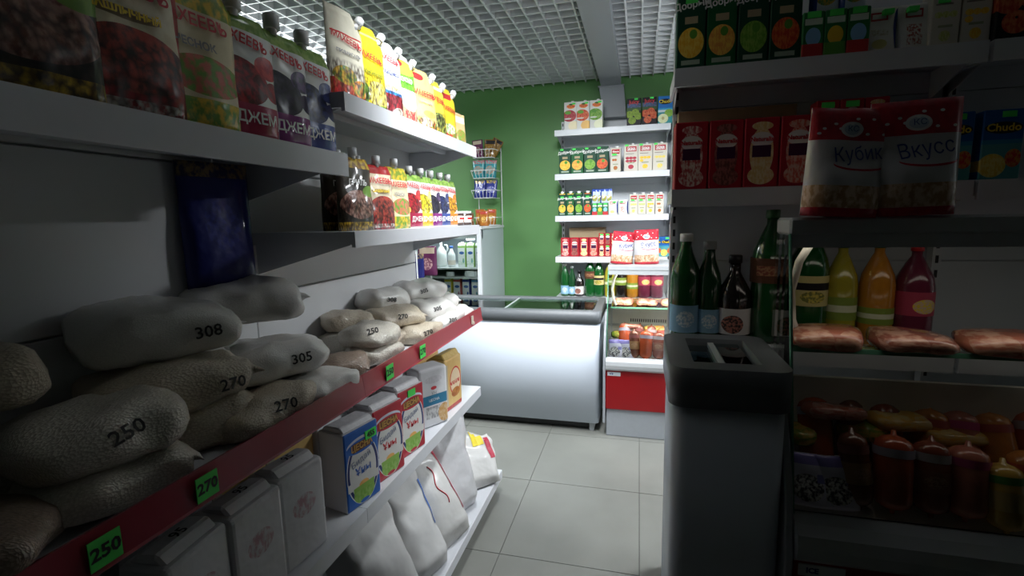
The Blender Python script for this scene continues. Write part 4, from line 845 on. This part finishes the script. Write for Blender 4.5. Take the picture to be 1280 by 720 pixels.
for k, x, nm in (('red_apple', .165, 'pale swirls'), ('red_choco', .272, 'chocolate'), ('red_cream', .379, 'vanilla flower'), ('red_berry', .486, 'strawberry')): ns(k, x, 1, 'dim red juice carton with %s on the near right middle shelf' % nm)
for i, x in enumerate((.566, .634, .702)):
    for j in range(2): ns(('red_cream_small', 'red_berry_small', 'red_choco_small')[(i + j) % 3], x, 1, 'tiny dim red carton, %s row, %s from the left, near right middle shelf' % (('lower', 'upper')[j], ('first', 'second', 'third')[i]), 1.3, j * .1308)
for i, x in enumerate((.80, .90)): ns('blue_corn', x, 1, 'dim blue juice carton with yellow logo, %s of two on the near right middle shelf' % ('left', 'right')[i], 1.2)
e = empty('cardboard_box', (.32, NY + .195, NZ[1])); tag(e, 'dim brown cardboard box behind the near right red cartons', 'box')
MB().box(-.19, -.045, .001, .19, .045, .275).obj('box_body', cb, e, .002, 1); MB().box(-.19, -.047, .27, .19, -.001, .279).box(-.19, .001, .27, .19, .047, .279).obj('flap', cb, e)
for k, x, nm, s in (('mineral', .165, 'dim green water bottle with blue label', 1.4), ('mineral_dark', .245, 'dim slim dark water bottle', 1.4), ('cola', .33, 'dim cola bottle with white label', 1.4), ('kvass_dark', .442, 'dim green kvass bottle with brown label', 1.4), ('kvass_yellow', .56, 'dim green kvass bottle with yellow label', 1.35), ('lemonade', .66, 'dim yellow lemonade bottle', 1.1), ('orangeade', .765, 'dim orange soda bottle', 1.1), ('berry_drink', .87, 'dim dark berry drink bottle', 1.1)): ns(k, x, 2, nm + ' on the near right lower shelf', s, 0, .03)

ns('black_peach', 1.03, 0, 'dim black juice carton in the second near right bay', 1.1); ns('blue_corn', 1.02, 1, 'dim blue juice carton in the second near right bay', 1.2)
# ------------------------------------------------------------------ cold cabinet behind the shelving
def cold_cabinet():
    e = empty('upright_fridge', (-1.60, 3.90, 0)); tag(e, 'white upright glass door fridge of dairy in the far corner', 'fridge')
    hw = .32; D = .70; Hh = 1.44
    MB().box(hw - .03, .02, .04, hw, D, Hh - .02).box(-hw, .02, .04, -hw + .03, D, Hh - .02).box(-hw + .03, D - .03, .04, hw - .03, D, Hh - .02).box(-hw + .03, .02, .04, hw - .03, D - .03, .25).obj('cabinet_body', mat('cabinet_side_grey', (.40, .455, .48), .4, var=.03, scale=4), e)
    MB().box(-hw - .006, -.012, Hh - .024, hw + .008, D + .004, Hh).obj('top_panel', white_paint, e, .004, 1)
    MB().box(-hw, .02, Hh - .10, hw, .05, Hh - .024).obj('header', mat('cabinet_header', (.55, .58, .6), .4), e)
    fr = MB().box(hw - .035, -.012, .25, hw, .018, Hh - .026).box(-hw, -.012, .25, -hw + .035, .018, Hh - .026).box(-hw + .035, -.012, .25, hw - .035, .018, .29).box(-hw + .035, -.012, Hh - .055, hw - .035, .018, Hh - .026).obj('door_frame', white_paint, e)
    MB().box(-hw + .035, 0, .29, hw - .035, .006, Hh - .055).obj('door_glass', clear, fr)
    for z in (1.085, 1.003, .79, .5):
        MB().box(-hw + .032, .06, z - .012, hw - .032, D - .04, z).obj('shelf', mat('fridge_shelf', (.62, .66, .67), .4), e)
    MB().lathe([(.028, 0), (.028, .012)], 14, (hw - .13, .10, Hh - .115), sx=1.4).obj('lamp', mat('fridge_lamp', (.9, .9, .9), .4, emit=(.9, .96, 1), estr=6), e)
    ld = bpy.data.lights.new('fridge_light', 'AREA'); ld.size = .3; ld.energy = 2.2; ld.color = (.9, .96, 1)
    lo = bpy.data.objects.new('fridge_light', ld); COL.objects.link(lo); lo.parent = e; lo.location = (0, .16, Hh - .06)
cold_cabinet()
ZONE = 'in the upright fridge'
for i, x in enumerate((-1.505, -1.425, -1.345)): place('milk_green', (x, 4.06, 1.0855), 0, 1.0, 'green and white milk carton, %s of three on the top fridge shelf' % ('left', 'middle', 'right')[i])
place('milk_jug', (-1.72, 4.08, 1.0855), .2, 1.0, 'white milk jug with handle on the top shelf of the upright fridge'); place('kefir', (-1.61, 4.05, 1.0855), 0, 1, 'white kefir bottle with blue cap on the top shelf of the upright fridge')
for i, x in enumerate((-1.43, -1.34)): place('tub', (x, 4.02, 1.0035), 0, .95, 'white dairy tub, %s of two on the second fridge shelf' % ('left', 'right')[i])
place('tub', (-1.62, 4.03, 1.0035), 0, .75, 'small pale dairy tub at the left of the second fridge shelf')
for i, (k, x, nm) in enumerate((('milk_yellow', -1.645, 'yellow topped'), ('milk_red', -1.56, 'red topped'), ('milk_navy', -1.475, 'navy topped'), ('milk_blue', -1.39, 'blue topped'))): place(k, (x, 4.06, .7905), 0, .97, nm + ' milk carton on the third shelf of the upright fridge')

# wire stand with snack baskets on the fridge
def basket_stand():
    e = empty('snack_stand', (-1.40, 4.44, 1.44)); tag(e, 'white wire stand of four snack baskets on the upright fridge', 'display stand')
    MB().tube([(.13, .10, 0), (.13, .10, .74)], .005, 6).tube([(-.10, .10, 0), (-.10, .10, .74)], .005, 6).obj('pole', white_metal, e)
    for z in (.005, .255, .435, .620):
        b = MB()
        for zz, g in ((z, .09), (z + .07, .11)): b.tube([(-g, -g * .8, zz), (g, -g * .8, zz), (g + .02, .09, zz), (-g, .09, zz), (-g, -g * .8, zz)], .0035, 5)
        for k in range(7):
            q = -1 + k / 3.0; b.tube([(q * .11, -.088, z + .07), (q * .09, -.072, z), (q * .09, .09, z)], .002, 4)
        b.obj('wire_basket', white_metal, e)
basket_stand()
ZONE = 'on the snack stand and fridge top'
for zb, k1, k2, nm in ((.620, 'snack_plum', 'snack_gold', 'top'), (.435, 'snack_teal', 'snack_teal', 'second'), (.255, 'snack_navy', 'snack_navy', 'third'), (.005, 'snack_orange', 'snack_orange', 'bottom')):
    for i, (k, dx) in enumerate(((k1, -.052), (k2, .05))): place(k, (-1.40 + dx, 4.42 + .02 * i, 1.44 + zb + .004), random.uniform(-.15, .15), .95 if zb > .1 else .9, 'snack packet, %s one in the %s wire basket of the stand' % (('left', 'right')[i], nm), None, (0, random.uniform(-.1, .1)))
place('snack_gold', (-1.335, 4.46, 2.10), .3, .85, 'dark snack packet leaning out of the top wire basket', None, (0, .5))
place('cup', (-1.56, 4.25, 1.4405), 0, 1, 'orange dessert cup on the left of the upright fridge top')
for j in range(2): place('pate_can', (-1.47, 4.15, 1.4405 + j * .0605), 0, 1, '%s of two brown tins stacked on the upright fridge' % ('lower', 'upper')[j])
place('snack_orange', (-1.345, 4.2, 1.4405), .1, .85, 'orange snack packet at the front right of the upright fridge top')

# wire rack with blue bags between shelving and fridge
def wire_rack():
    e = empty('wire_rack', (-1.55, 3.05, 0)); tag(e, 'white wire rack holding navy bags behind the shelving unit', 'wire rack')
    m = MB()
    for x in (-.12, .13): m.tube([(x, .12, 0), (x, .12, 1.93)], .006, 6).tube([(x, -.10, 0), (x, -.10, 1.3)], .005, 6)
    m.obj('frame', white_metal, e)
    for z in (.55, 1.0):
        b = MB()
        for zz in (z, z + .07): b.tube([(-.13, -.11, zz), (.15, -.11, zz), (.15, .13, zz), (-.13, .13, zz), (-.13, -.11, zz)], .004, 5)
        for k in range(9): x = -.13 + k * .035; b.tube([(x, -.11, z + .07), (x, -.11, z), (x, .13, z)], .002, 4)
        b.obj('wire_basket', white_metal, e)
wire_rack()
pouch('navy_bag', 'navy_bag', pm('print_navy_bag', (0.015, 0.02, 0.17), [R_(.5, .95, .5, .07, (.3, .2, .1), (.03, .03, .1)), E_(.5, .5, .25, .2, (.02, .03, .24), (.015, .02, .15))], coat=.5, bump=.4), .17, .30, .07, 'flat', cat='bag', seed=61)
ZONE = 'in the wire rack'
place('navy_bag', (-1.47, 2.99, 1.004), .15, .92, 'navy bag, front one in the wire rack behind the shelving'); place('navy_bag', (-1.60, 3.06, 1.004), -.1, .95, 'navy bag, rear one in the wire rack behind the shelving')
place('snack_plum', (-1.42, 3.12, 1.12), .2, 1.2, 'colourful snack packet above the navy bags in the wire rack')

# ------------------------------------------------------------------ stock of the left shelving
FX = PI / 2
ZONE = 'on the left shelving'
for k, y, dx, h, nm in (('mayo_cream', 1.425, -.895, 1, 'cream mayonnaise pouch with vegetables, nearest on the top shelf'), ('mayo_yellow', 1.548, -.888, 1, 'yellow lemon mayonnaise pouch on the top shelf'), ('mayo_blue', 1.668, -.885, 1, 'white mayonnaise pouch with a blue band on the top shelf'), ('mayo_green', 1.782, -.882, 1, 'white pouch with green panel on the top shelf'), ('mayo_tan', 1.925, -.87, 1, 'tan mustard mayonnaise pouch, widest on the top shelf'), ('mayo_olive', 2.065, -.875, 1, 'yellow pouch with olives on the top shelf'), ('mayo_gold', 2.19, -.875, 1, 'golden pouch with red logo on the top shelf'), ('spice_packet', 2.325, -.86, 1, 'small tan spice packet at the far end of the top shelf')):
    place(k, (dx, y, 1.8605), FX - .16, h, nm, None, (0, 0))
for k, y, nm in (('sauce_dark', 1.385, 'dark brown grill sauce pouch nearest on the second shelf'), ('sauce_maroon', 1.525, 'maroon sauce pouch with cream panel on the second shelf'), ('sauce_cream', 1.652, 'cream garlic sauce pouch on the second shelf'), ('jam_cherry', 1.770, 'white cherry jam pouch on the second shelf'), ('jam_lemon', 1.872, 'white lemon jam pouch on the second shelf'), ('jam_blackberry', 1.972, 'white blackberry jam pouch on the second shelf'), ('jam_blueberry', 2.072, 'white blueberry jam pouch on the second shelf'), ('jam_apricot', 2.165, 'white apricot jam pouch at the far end of the second shelf')):
    place(k, (-.868, y, 1.4725), FX - .12, 1, nm)
for i, (k, y) in enumerate((('sauce_dark', 1.46), ('sauce_cream', 1.58), ('jam_lemon', 1.70), ('jam_cherry', 1.82), ('jam_blueberry', 1.92), ('jam_apricot', 2.02))): place(k, (-.975, y, 1.4725), FX - .1, 1.03, 'pouch in the rear row of the second shelf, %s from the near end' % ('first', 'second', 'third', 'fourth', 'fifth', 'sixth')[i])
for i, (y, dx) in enumerate(((2.245, -.86), (2.315, -.845), (2.355, -.93))): place('choc_jar', (dx, y, 1.4725), FX, .9, 'chocolate spread jar, %s at the far end of the second shelf' % ('left one', 'front right one', 'rear one')[i])
for j in range(3): place('pate_can', (-.95, 2.245, 1.4725 + j * .0605), FX, 1, '%s of three brown tins stacked behind the spread jars' % ('bottom', 'middle', 'top')[j])
# near bay upper shelf
for k, y, nm in (('sauce_dark', .40, 'dim dark sauce pouch at the near end of the raised left shelf'), ('sauce_dark', .545, 'dim dark grill sauce pouch, second on the raised left shelf'), ('sauce_maroon', .69, 'dim maroon sauce pouch on the raised left shelf'), ('sauce_cream', .825, 'dim cream sauce pouch on the raised left shelf'), ('jam_cherry', .95, 'dim cherry jam pouch on the raised left shelf'), ('jam_blackberry', 1.07, 'dim blackberry jam pouch on the raised left shelf'), ('jam_blueberry', 1.18, 'dim blueberry jam pouch on the raised left shelf')):
    place(k, (-.868, y, 1.6905), FX - .12, 1.3, nm)

# grain bags on the railed shelf
ZR = 1.005
for a in (((-.90, 1.50, ZR), .19, .15, .075, 1.2, 'rice', 1, 'lower clear rice bag under the one priced 250 at the shelf front', None),
          ((-.915, 1.515, ZR + .066), .20, .165, .075, 1.45, 'rice', 2, 'clear rice bag priced 250 at the front of the railed shelf', '250'),
          ((-.93, 1.345, ZR), .17, .13, .065, .6, 'brown', 3, 'brownish grain bag low at the bay joint', None),
          ((-1.085, 1.60, ZR), .20, .16, .09, 1.3, 'rice', 33, 'hidden rice bag low against the back panel', None),
          ((-1.09, 1.62, ZR + .085), .19, .14, .07, .9, 'cream', 4, 'beige grain bag high against the back panel near the bay joint', None),
          ((-.98, 1.755, ZR), .23, .17, .075, 1.1, 'cream', 5, 'flat cream grain bag under the long bag priced 270', None),
          ((-.985, 1.80, ZR + .066), .26, .165, .085, 1.15, 'cream', 6, 'long cream grain bag priced 270 in the middle of the pile', '270'),
          ((-.885, 1.835, ZR), .24, .13, .07, 1.5, 'cream', 7, 'cream grain bag priced 270 lying along the red rail', '270'),
          ((-1.085, 1.85, ZR), .24, .15, .09, 1.5, 'white', 34, 'white grain bag low at the back of the pile', None),
          ((-1.07, 1.875, ZR + .12), .24, .165, .09, 1.25, 'white', 8, 'white grain bag priced 308 high at the back of the pile', '308'),
          ((-1.06, 2.12, ZR), .22, .16, .085, 1.3, 'white', 35, 'white grain bag at the bottom of the far back pile', None),
          ((-.955, 2.10, ZR + .045), .25, .16, .085, 1.2, 'white', 9, 'white grain bag priced 305 on the far front pile', '305'),
          ((-.885, 2.12, ZR), .26, .12, .06, 1.5, 'white', 10, 'thin white grain bag priced 305 along the far part of the rail', '305'),
          ((-1.06, 2.19, ZR + .11), .27, .18, .095, 1.0, 'white', 11, 'white grain bag topmost on the far pile', '305'),
          ((-1.00, 2.30, ZR + .055), .20, .15, .07, .7, 'white', 12, 'white grain bag at the far end, second layer', None),
          ((-.90, 2.29, ZR), .20, .14, .06, 1.3, 'white', 13, 'white grain bag at the far front corner of the railed shelf', None),
          ((-1.04, 2.30, ZR), .18, .14, .06, .3, 'white', 14, 'white grain bag low at the far back corner', None)):
    rice_bag(*a[:8], txt=a[8], toff=(.035, -.004) if a[8] != '250' else (0, .01), tilt=(random.uniform(-.08, .08), random.uniform(-.06, .06)))
# near bay, larger bags
for a in (((-.94, .62, ZR), .26, .20, .10, 1.3, 'rice', 21, 'dim lower rice bag in the near left pile', None, (0, 0)),
          ((-.95, .615, ZR + .085), .27, .21, .10, 1.4, 'rice', 22, 'dim clear rice bag priced 250 at the front of the near left pile', '250', (.045, -.012)),
          ((-.92, .40, ZR), .22, .16, .10, .8, 'brown', 23, 'dim brown grain bag at the near left corner', None, (0, 0)),
          ((-1.07, .62, ZR), .3, .17, .15, 1.5, 'rice', 24, 'dim rice bag at the back of the near left pile', None, (0, 0)),
          ((-1.06, .50, ZR + .20), .22, .17, .10, 1.2, 'cream', 25, 'dim beige grain bag high at the near left end', None, (0, 0)),
          ((-.99, .85, ZR), .28, .2, .11, 1.2, 'cream', 26, 'dim flat grain bag under the long near left bag', None, (0, 0)),
          ((-.98, .80, ZR + .10), .33, .20, .115, 1.15, 'cream', 27, 'dim long cream bag priced 270 in the near left pile', '270', (.11, -.02)),
          ((-.90, .965, ZR), .27, .15, .09, 1.5, 'cream', 28, 'dim short cream bag priced 270 lying along the near left rail', '270', (.05, .0)),
          ((-1.07, .88, ZR + .02), .3, .17, .17, 1.5, 'white', 29, 'dim white bag in the near left back row', None, (0, 0)),
          ((-1.04, .83, ZR + .215), .31, .2, .12, 1.2, 'white', 30, 'dim white bag priced 308 high in the near left pile', '308', (.09, -.02)),
          ((-1.06, 1.12, ZR + .02), .28, .18, .16, 1.4, 'white', 31, 'dim white bag low near the bay joint', None, (0, 0)),
          ((-.97, 1.09, ZR + .08), .29, .19, .11, 1.15, 'white', 32, 'dim white bag priced 305 near the bay joint', '305', (.07, -.01)),
          ((-1.05, 1.09, ZR + .235), .31, .2, .115, .95, 'white', 36, 'dim white bag topmost in the near left pile', None, (0, 0)),
          ((-.885, 1.16, ZR), .22, .13, .075, 1.4, 'white', 37, 'dim thin white bag at the rail by the bay joint', None, (0, 0))):
    rice_bag(*a[:8], txt=a[8], toff=a[9], tilt=(random.uniform(-.06, .06), random.uniform(-.06, .06)), tsize=.036)

# price tags on the red rail
def price_tag(y, txt, label):
    e = empty('price_tag', (-.7925, y, ZR + .002), FX); tag(e, label, 'price tag')
    MB().box(-.024, -.0035, -.024, .024, -.0015, .024).obj('card', tag_green, e)
    letter(txt, .03, ink, e, 0, -.0042, 0, bold=.001)
for y, t, lb in ((1.40, '250', 'green price tag reading 250 on the bright red rail near the bay joint'), (1.655, '270', 'green price tag reading 270 midway along the bright part of the red rail'), (.505, '250', 'dim green price tag reading 250 at the near left of the rail'), (.69, '270', 'dim green price tag reading 270 on the near left rail')): price_tag(y, t, lb)
e = empty('rail_clip', (-.794, 2.235, ZR), FX); tag(e, 'small beige clip on the far end of the red rail', 'clip')
MB().box(-.01, -.006, -.018, .01, .0, .022).box(-.007, -.012, -.018, .007, -.006, -.006).obj('clip', mat('beige_clip', (.55, .5, .4), .5), e)

# flour ---------------------------------------------------
def flour(key, base, side, txtm, seed):
    e = empty('flour_pack'); w, d, h = .145, .10, .245
    navy = (.02, .03, .14)
    m = pm('print_' + key, base, [E_(.5, .44, .465, .425, WH), E_(.5, .44, .445, .41, navy), E_(.5, .44, .385, .362, WH), E_(.5, .16, .30, .13, (.2, .42, .06), (.3, .5, .12)), R_(.5, .30, .45, .05, WH), E_(.5, .27, .14, .045, (.8, .42, .12)), R_(.5, .235, .3, .03, (.25, .45, .08)), E_(.5, .80, .42, .085, (.6, .62, .72)), E_(.5, .765, .44, .085, base), R_(.5, .765, .26, .055, (.16, .06, .03)), E_(.5, .05, .13, .025, base)], side=side, coat=.4, bump=.12)
    mb = MB(); mb.box(-w / 2, -d / 2, 0, w / 2, d / 2, h)
    o = mb.obj('paper_pack', m, e, .007, 2)
    MB().prism([(-d / 2 + .006, h - .002), (d / 2 - .006, h - .002), (d / 2 - .02, h + .014), (-d / 2 + .02, h + .016)], 'x', -w / 2 + .008, w / 2 - .008).obj('folded_top', mat('flour_paper', (.66, .65, .67), .5, bump=.3, bscale=40), e, .004, 1)
    y = -d / 2 - .001
    letter('ЦЕСНА', .026, gold, e, 0, y, h * .765, bold=.0008)
    letter('Бидай', .028, mat('slate_print', (.16, .19, .3), .5), e, -.006, y, h * .59, roll=.22); letter('Ұны', .034, txtm, e, .0, y, h * .45, bold=.0006)
    KINDS[key] = (e, 'flour pack')
flour('flour_blue', (.02, .12, .46), (.66, .66, .68), txt_blue, 1); flour('flour_red', (.42, .014, .03), (.64, .60, .60), txt_red, 2)
ZF = .6065
o = place('flour_blue', (-.888, 1.292, ZF), FX - .2, 1.05, 'blue flour pack with white oval at the bay joint')
MB().box(.015, -.0525, .195, .062, -.0505, .222).obj('price_sticker', tag_green, o); letter('455', .022, ink, o, .038, -.0532, .208, bold=.001)
place('flour_red', (-.888, 1.462, ZF), FX - .2, 1.07, 'red flour pack with white oval beside the blue one')
o = place('flour_red', (-.888, 1.640, ZF), FX - .2, 1.08, 'red flour pack with green price sticker, second from the blue one')
MB().box(-.02, -.0525, .212, .022, -.0505, .236).obj('price_sticker', tag_green, o)
# white pack with blue band
def band_pack():
    e = empty('flour_pack'); w, d, h = .15, .105, .265
    m = pm('print_band', (.66, .66, .68), [R_(.5, .46, .5, .085, (.04, .19, .32)), R_(.45, .25, .24, .10, (.3, .3, .31), (.6, .6, .6)), E_(.85, .2, .22, .16, (.6, .34, .12), (.7, .5, .3)), E_(.5, .66, .10, .03, (.55, .05, .06)), E_(.5, .80, .3, .06, (.55, .54, .56), (.62, .6, .63))], coat=.4, bump=.12)
    MB().box(-w / 2, -d / 2, 0, w / 2, d / 2, h).obj('paper_pack', m, e, .014, 3)
    for k in range(12): pass
    letter('ҰН', .02, txt_grey, e, 0, -d / 2 - .001, h * .57); letter('ЦЕСНА', .016, txt_white, e, 0, -d / 2 - .001, h * .46)
    KINDS['band'] = (e, 'flour pack')
band_pack()
place('band', (-.895, 1.90, ZF), FX - .55, 1.0, 'white flour pack with a blue band and barcode')
def yellow_pack():
    e = empty('pasta_pack'); w, d, h = .16, .10, .25
    m = pm('print_yellowpack', (.68, .46, .17), [E_(.6, .52, .34, .28, RED), E_(.6, .52, .30, .25, (.74, .6, .4)), R_(.6, .50, .3, .04, (.5, .05, .05), (.74, .6, .4)), E_(.6, .3, .26, .09, (.5, .2, .04), (.35, .1, .03)), R_(.5, .04, .5, .05, (.45, .05, .04)), R_(.07, .5, .08, .4, (.5, .45, .35))], coat=.6, bump=.2)
    MB().box(-w / 2, -d / 2, 0, w / 2, d / 2, h).obj('paper_pack', m, e, .008, 2)
    MB().prism([(-d / 2 + .004, h - .002), (d / 2 - .004, h - .002), (.01, h + .02), (-.03, h + .026)], 'x', -w / 2 + .008, w / 2 - .008).obj('folded_top', mat('gold_foil', (.55, .38, .10), .3, bump=.4, bscale=40, coat=.5), e, .004, 1)
    KINDS['yellow'] = (e, 'flour pack')
yellow_pack()
place('yellow', (-.895, 2.10, ZF), FX - .12, 1.0, 'golden flour pack nearest the shelf front at the far end'); place('yellow', (-1.02, 2.12, ZF), FX - .1, 1.02, 'golden flour pack in the rear row at the far end'); place('yellow', (-1.02, 1.95, ZF), FX - .2, 1.05, 'golden flour pack behind the blue banded pack')
wp = mat('white_flour_paper', (.64, .635, .65), .5, var=.08, bump=.3, bscale=30, coat=.3)
pprint = pm('print_plain_pack', (.65, .645, .665), [E_(.5, .6, .25, .12, (.6, .58, .6), (.5, .3, .33))], coat=.35, bump=.2)
def plain_pack():
    e = empty('flour_pack'); w, d, h = .145, .10, .235
    MB().box(-w / 2, -d / 2, 0, w / 2, d / 2, h).obj('paper_pack', pprint, e, .012, 3)
    MB().prism([(-d / 2 + .01, h - .003), (d / 2 - .01, h - .003), (.02, h + .014), (-.02, h + .018)], 'x', -w / 2 + .012, w / 2 - .012).obj('folded_top', wp, e, .005, 1)
    letter('95', .03, ink, e, .0, -.01, h + .021, tilt=0, bold=.0006)
    KINDS['plain'] = (e, 'flour pack')
plain_pack()
for i, (x, y, a) in enumerate(((-1.015, 1.33, -.1), (-1.02, 1.49, .1), (-1.02, 1.645, -.05), (-1.02, 1.80, .12))): place('plain', (x, y, ZF), FX + a, 1.06, 'plain white flour pack in the rear row, %s from the bay joint' % ('first', 'second', 'third', 'fourth')[i])
# near bay packs
for i, (k, x, y, nm) in enumerate((('plain', -.90, 1.02, 'dim plain white flour pack at the rail by the bay joint'), ('plain', -.90, .86, 'dim plain white flour pack, second from the bay joint'), ('plain', -.90, .70, 'dim plain white flour pack, third from the bay joint'), ('yellow', -1.02, 1.13, 'dim golden pack behind the near bay joint'), ('yellow', -1.03, .95, 'dim golden pack in the near rear row'), ('plain', -1.02, .78, 'dim plain flour pack in the near rear row'))): place(k, (x, y, ZF), FX + .1 * (i % 3 - 1), 1.1, nm)

# sacks on the base shelf --------------------------------
woven = mat('woven_sack', (.58, .575, .56), .55, var=.05, scale=25, bump=.55, bscale=16, coat=.15)
film = mat('white_film', (.56, .56, .575), .35, var=.05, scale=10, bump=.7, bscale=14, coat=.4)
clothy = mat('grey_sack', (.52, .52, .515), .6, var=.06, scale=14, bump=.6, bscale=13)
def sack(loc, w, d, h, rz, m, seed, label, tilt=(0, 0), **k):
    e = empty('sack', loc, rz); e.rotation_euler = (tilt[0], tilt[1], rz); tag(e, label, 'sack')
    o = sack_mb(w, d, h, seed, **k).obj('sack_body', m, e)
    return e, o
ZB = .1405
def stripe(body, e, name, m, xa, xb, z0, z1, nx, nz):
    """print lying on the front of a sack"""
    bv = BVHTree.FromPolygons([v.co for v in body.data.vertices], [tuple(p.vertices) for p in body.data.polygons]); t = MB()
    for i in range(nx):
        for j in range(nz):
            q = []
            for a, b_ in ((i, j), (i + 1, j), (i + 1, j + 1), (i, j + 1)):
                hit = bv.ray_cast(Vector((xa + (xb - xa) * a / nx, -.6, z0 + (z1 - z0) * b_ / nz)), Vector((0, 1, 0))); q.append(hit[0] + Vector((0, -.003, 0)) if hit[0] else None)
            if all(q): b = len(t.v); t.v += [tuple(p) for p in q]; t.face((b, b + 1, b + 2, b + 3), True)
    if t.f: t.obj(name, m, e)
    return bv
red_sp = mat('red_sack_print', (.42, .02, .05), .5)
sack((-.80, 1.315, ZB), .28, .25, .46, FX - .35, clothy, 3.2, 'large grey white sack nearest on the base shelf', tilt=(-.42, 0), flop=.25)
e, o = sack((-.775, 1.565, ZB), .215, .18, .43, FX - .3, clothy, 5.4, 'grey white sack with a blue edge beside the red trimmed sack', tilt=(-.45, .05))
stripe(o, e, 'blue_print', mat('blue_sack_print', (.03, .14, .5), .5), .072, .104, .16, .34, 4, 8)
e, o = sack((-.755, 1.77, ZB), .225, .17, .44, FX - .38, woven, 8.1, 'white woven sack with red trim and a red stitching thread', tilt=(-.50, -.1), wob=.015)
bv = stripe(o, e, 'red_trim', red_sp, -.108, .108, .375, .425, 22, 3)
stripe(o, e, 'red_trim', red_sp, .076, .105, .10, .375, 3, 14)
stripe(o, e, 'black_label', mat('black_sack_print', (.03, .025, .025), .5), -.10, -.04, .40, .43, 6, 2)
pts = []
for k in range(15):
    t = k / 14; hit = bv.ray_cast(Vector((.01 + .012 * math.sin(t * 9), -.6, .33 - .17 * t)), Vector((0, 1, 0)))
    if hit[0]: pts.append(hit[0] + Vector((0, -.002, 0)))
if len(pts) > 2: MB().tube(pts, .0022, 5).obj('thread', txt_red, e)
sack((-.815, 1.975, ZB), .25, .20, .43, FX - .45, film, 12.5, 'tall white plastic sack between the red trimmed and small yellow printed sacks', tilt=(-.26, 0), wob=.022, top_w=1.25, flop=-.15)
e, o = sack((-.765, 2.20, ZB), .25, .14, .29, FX - .75, woven, 15.3, 'small white sack with yellow print at the far end of the base shelf', tilt=(-.55, 0))
stripe(o, e, 'yellow_print', mat('yellow_sack_print', (.75, .60, .03), .5), .0, .07, .20, .28, 6, 5)
stripe(o, e, 'red_print', red_sp, .075, .105, .12, .25, 3, 7)

# navy bag hanging under the raised shelf
o = place('navy_bag', (-1.118, 1.10, 1.33), FX - .25, 1.12, 'dim navy bag hanging under the raised left shelf')
MB().tube([(0, 0, .296), (0, 0, .318)], .003, 5).obj('hook', white_metal, o)

# ------------------------------------------------------------------ drop unused prototypes
def drop(o):
    for c in list(o.children): drop(c)
    bpy.data.objects.remove(o)
for k, (r, c) in list(KINDS.items()):
    if k not in USED: drop(r)
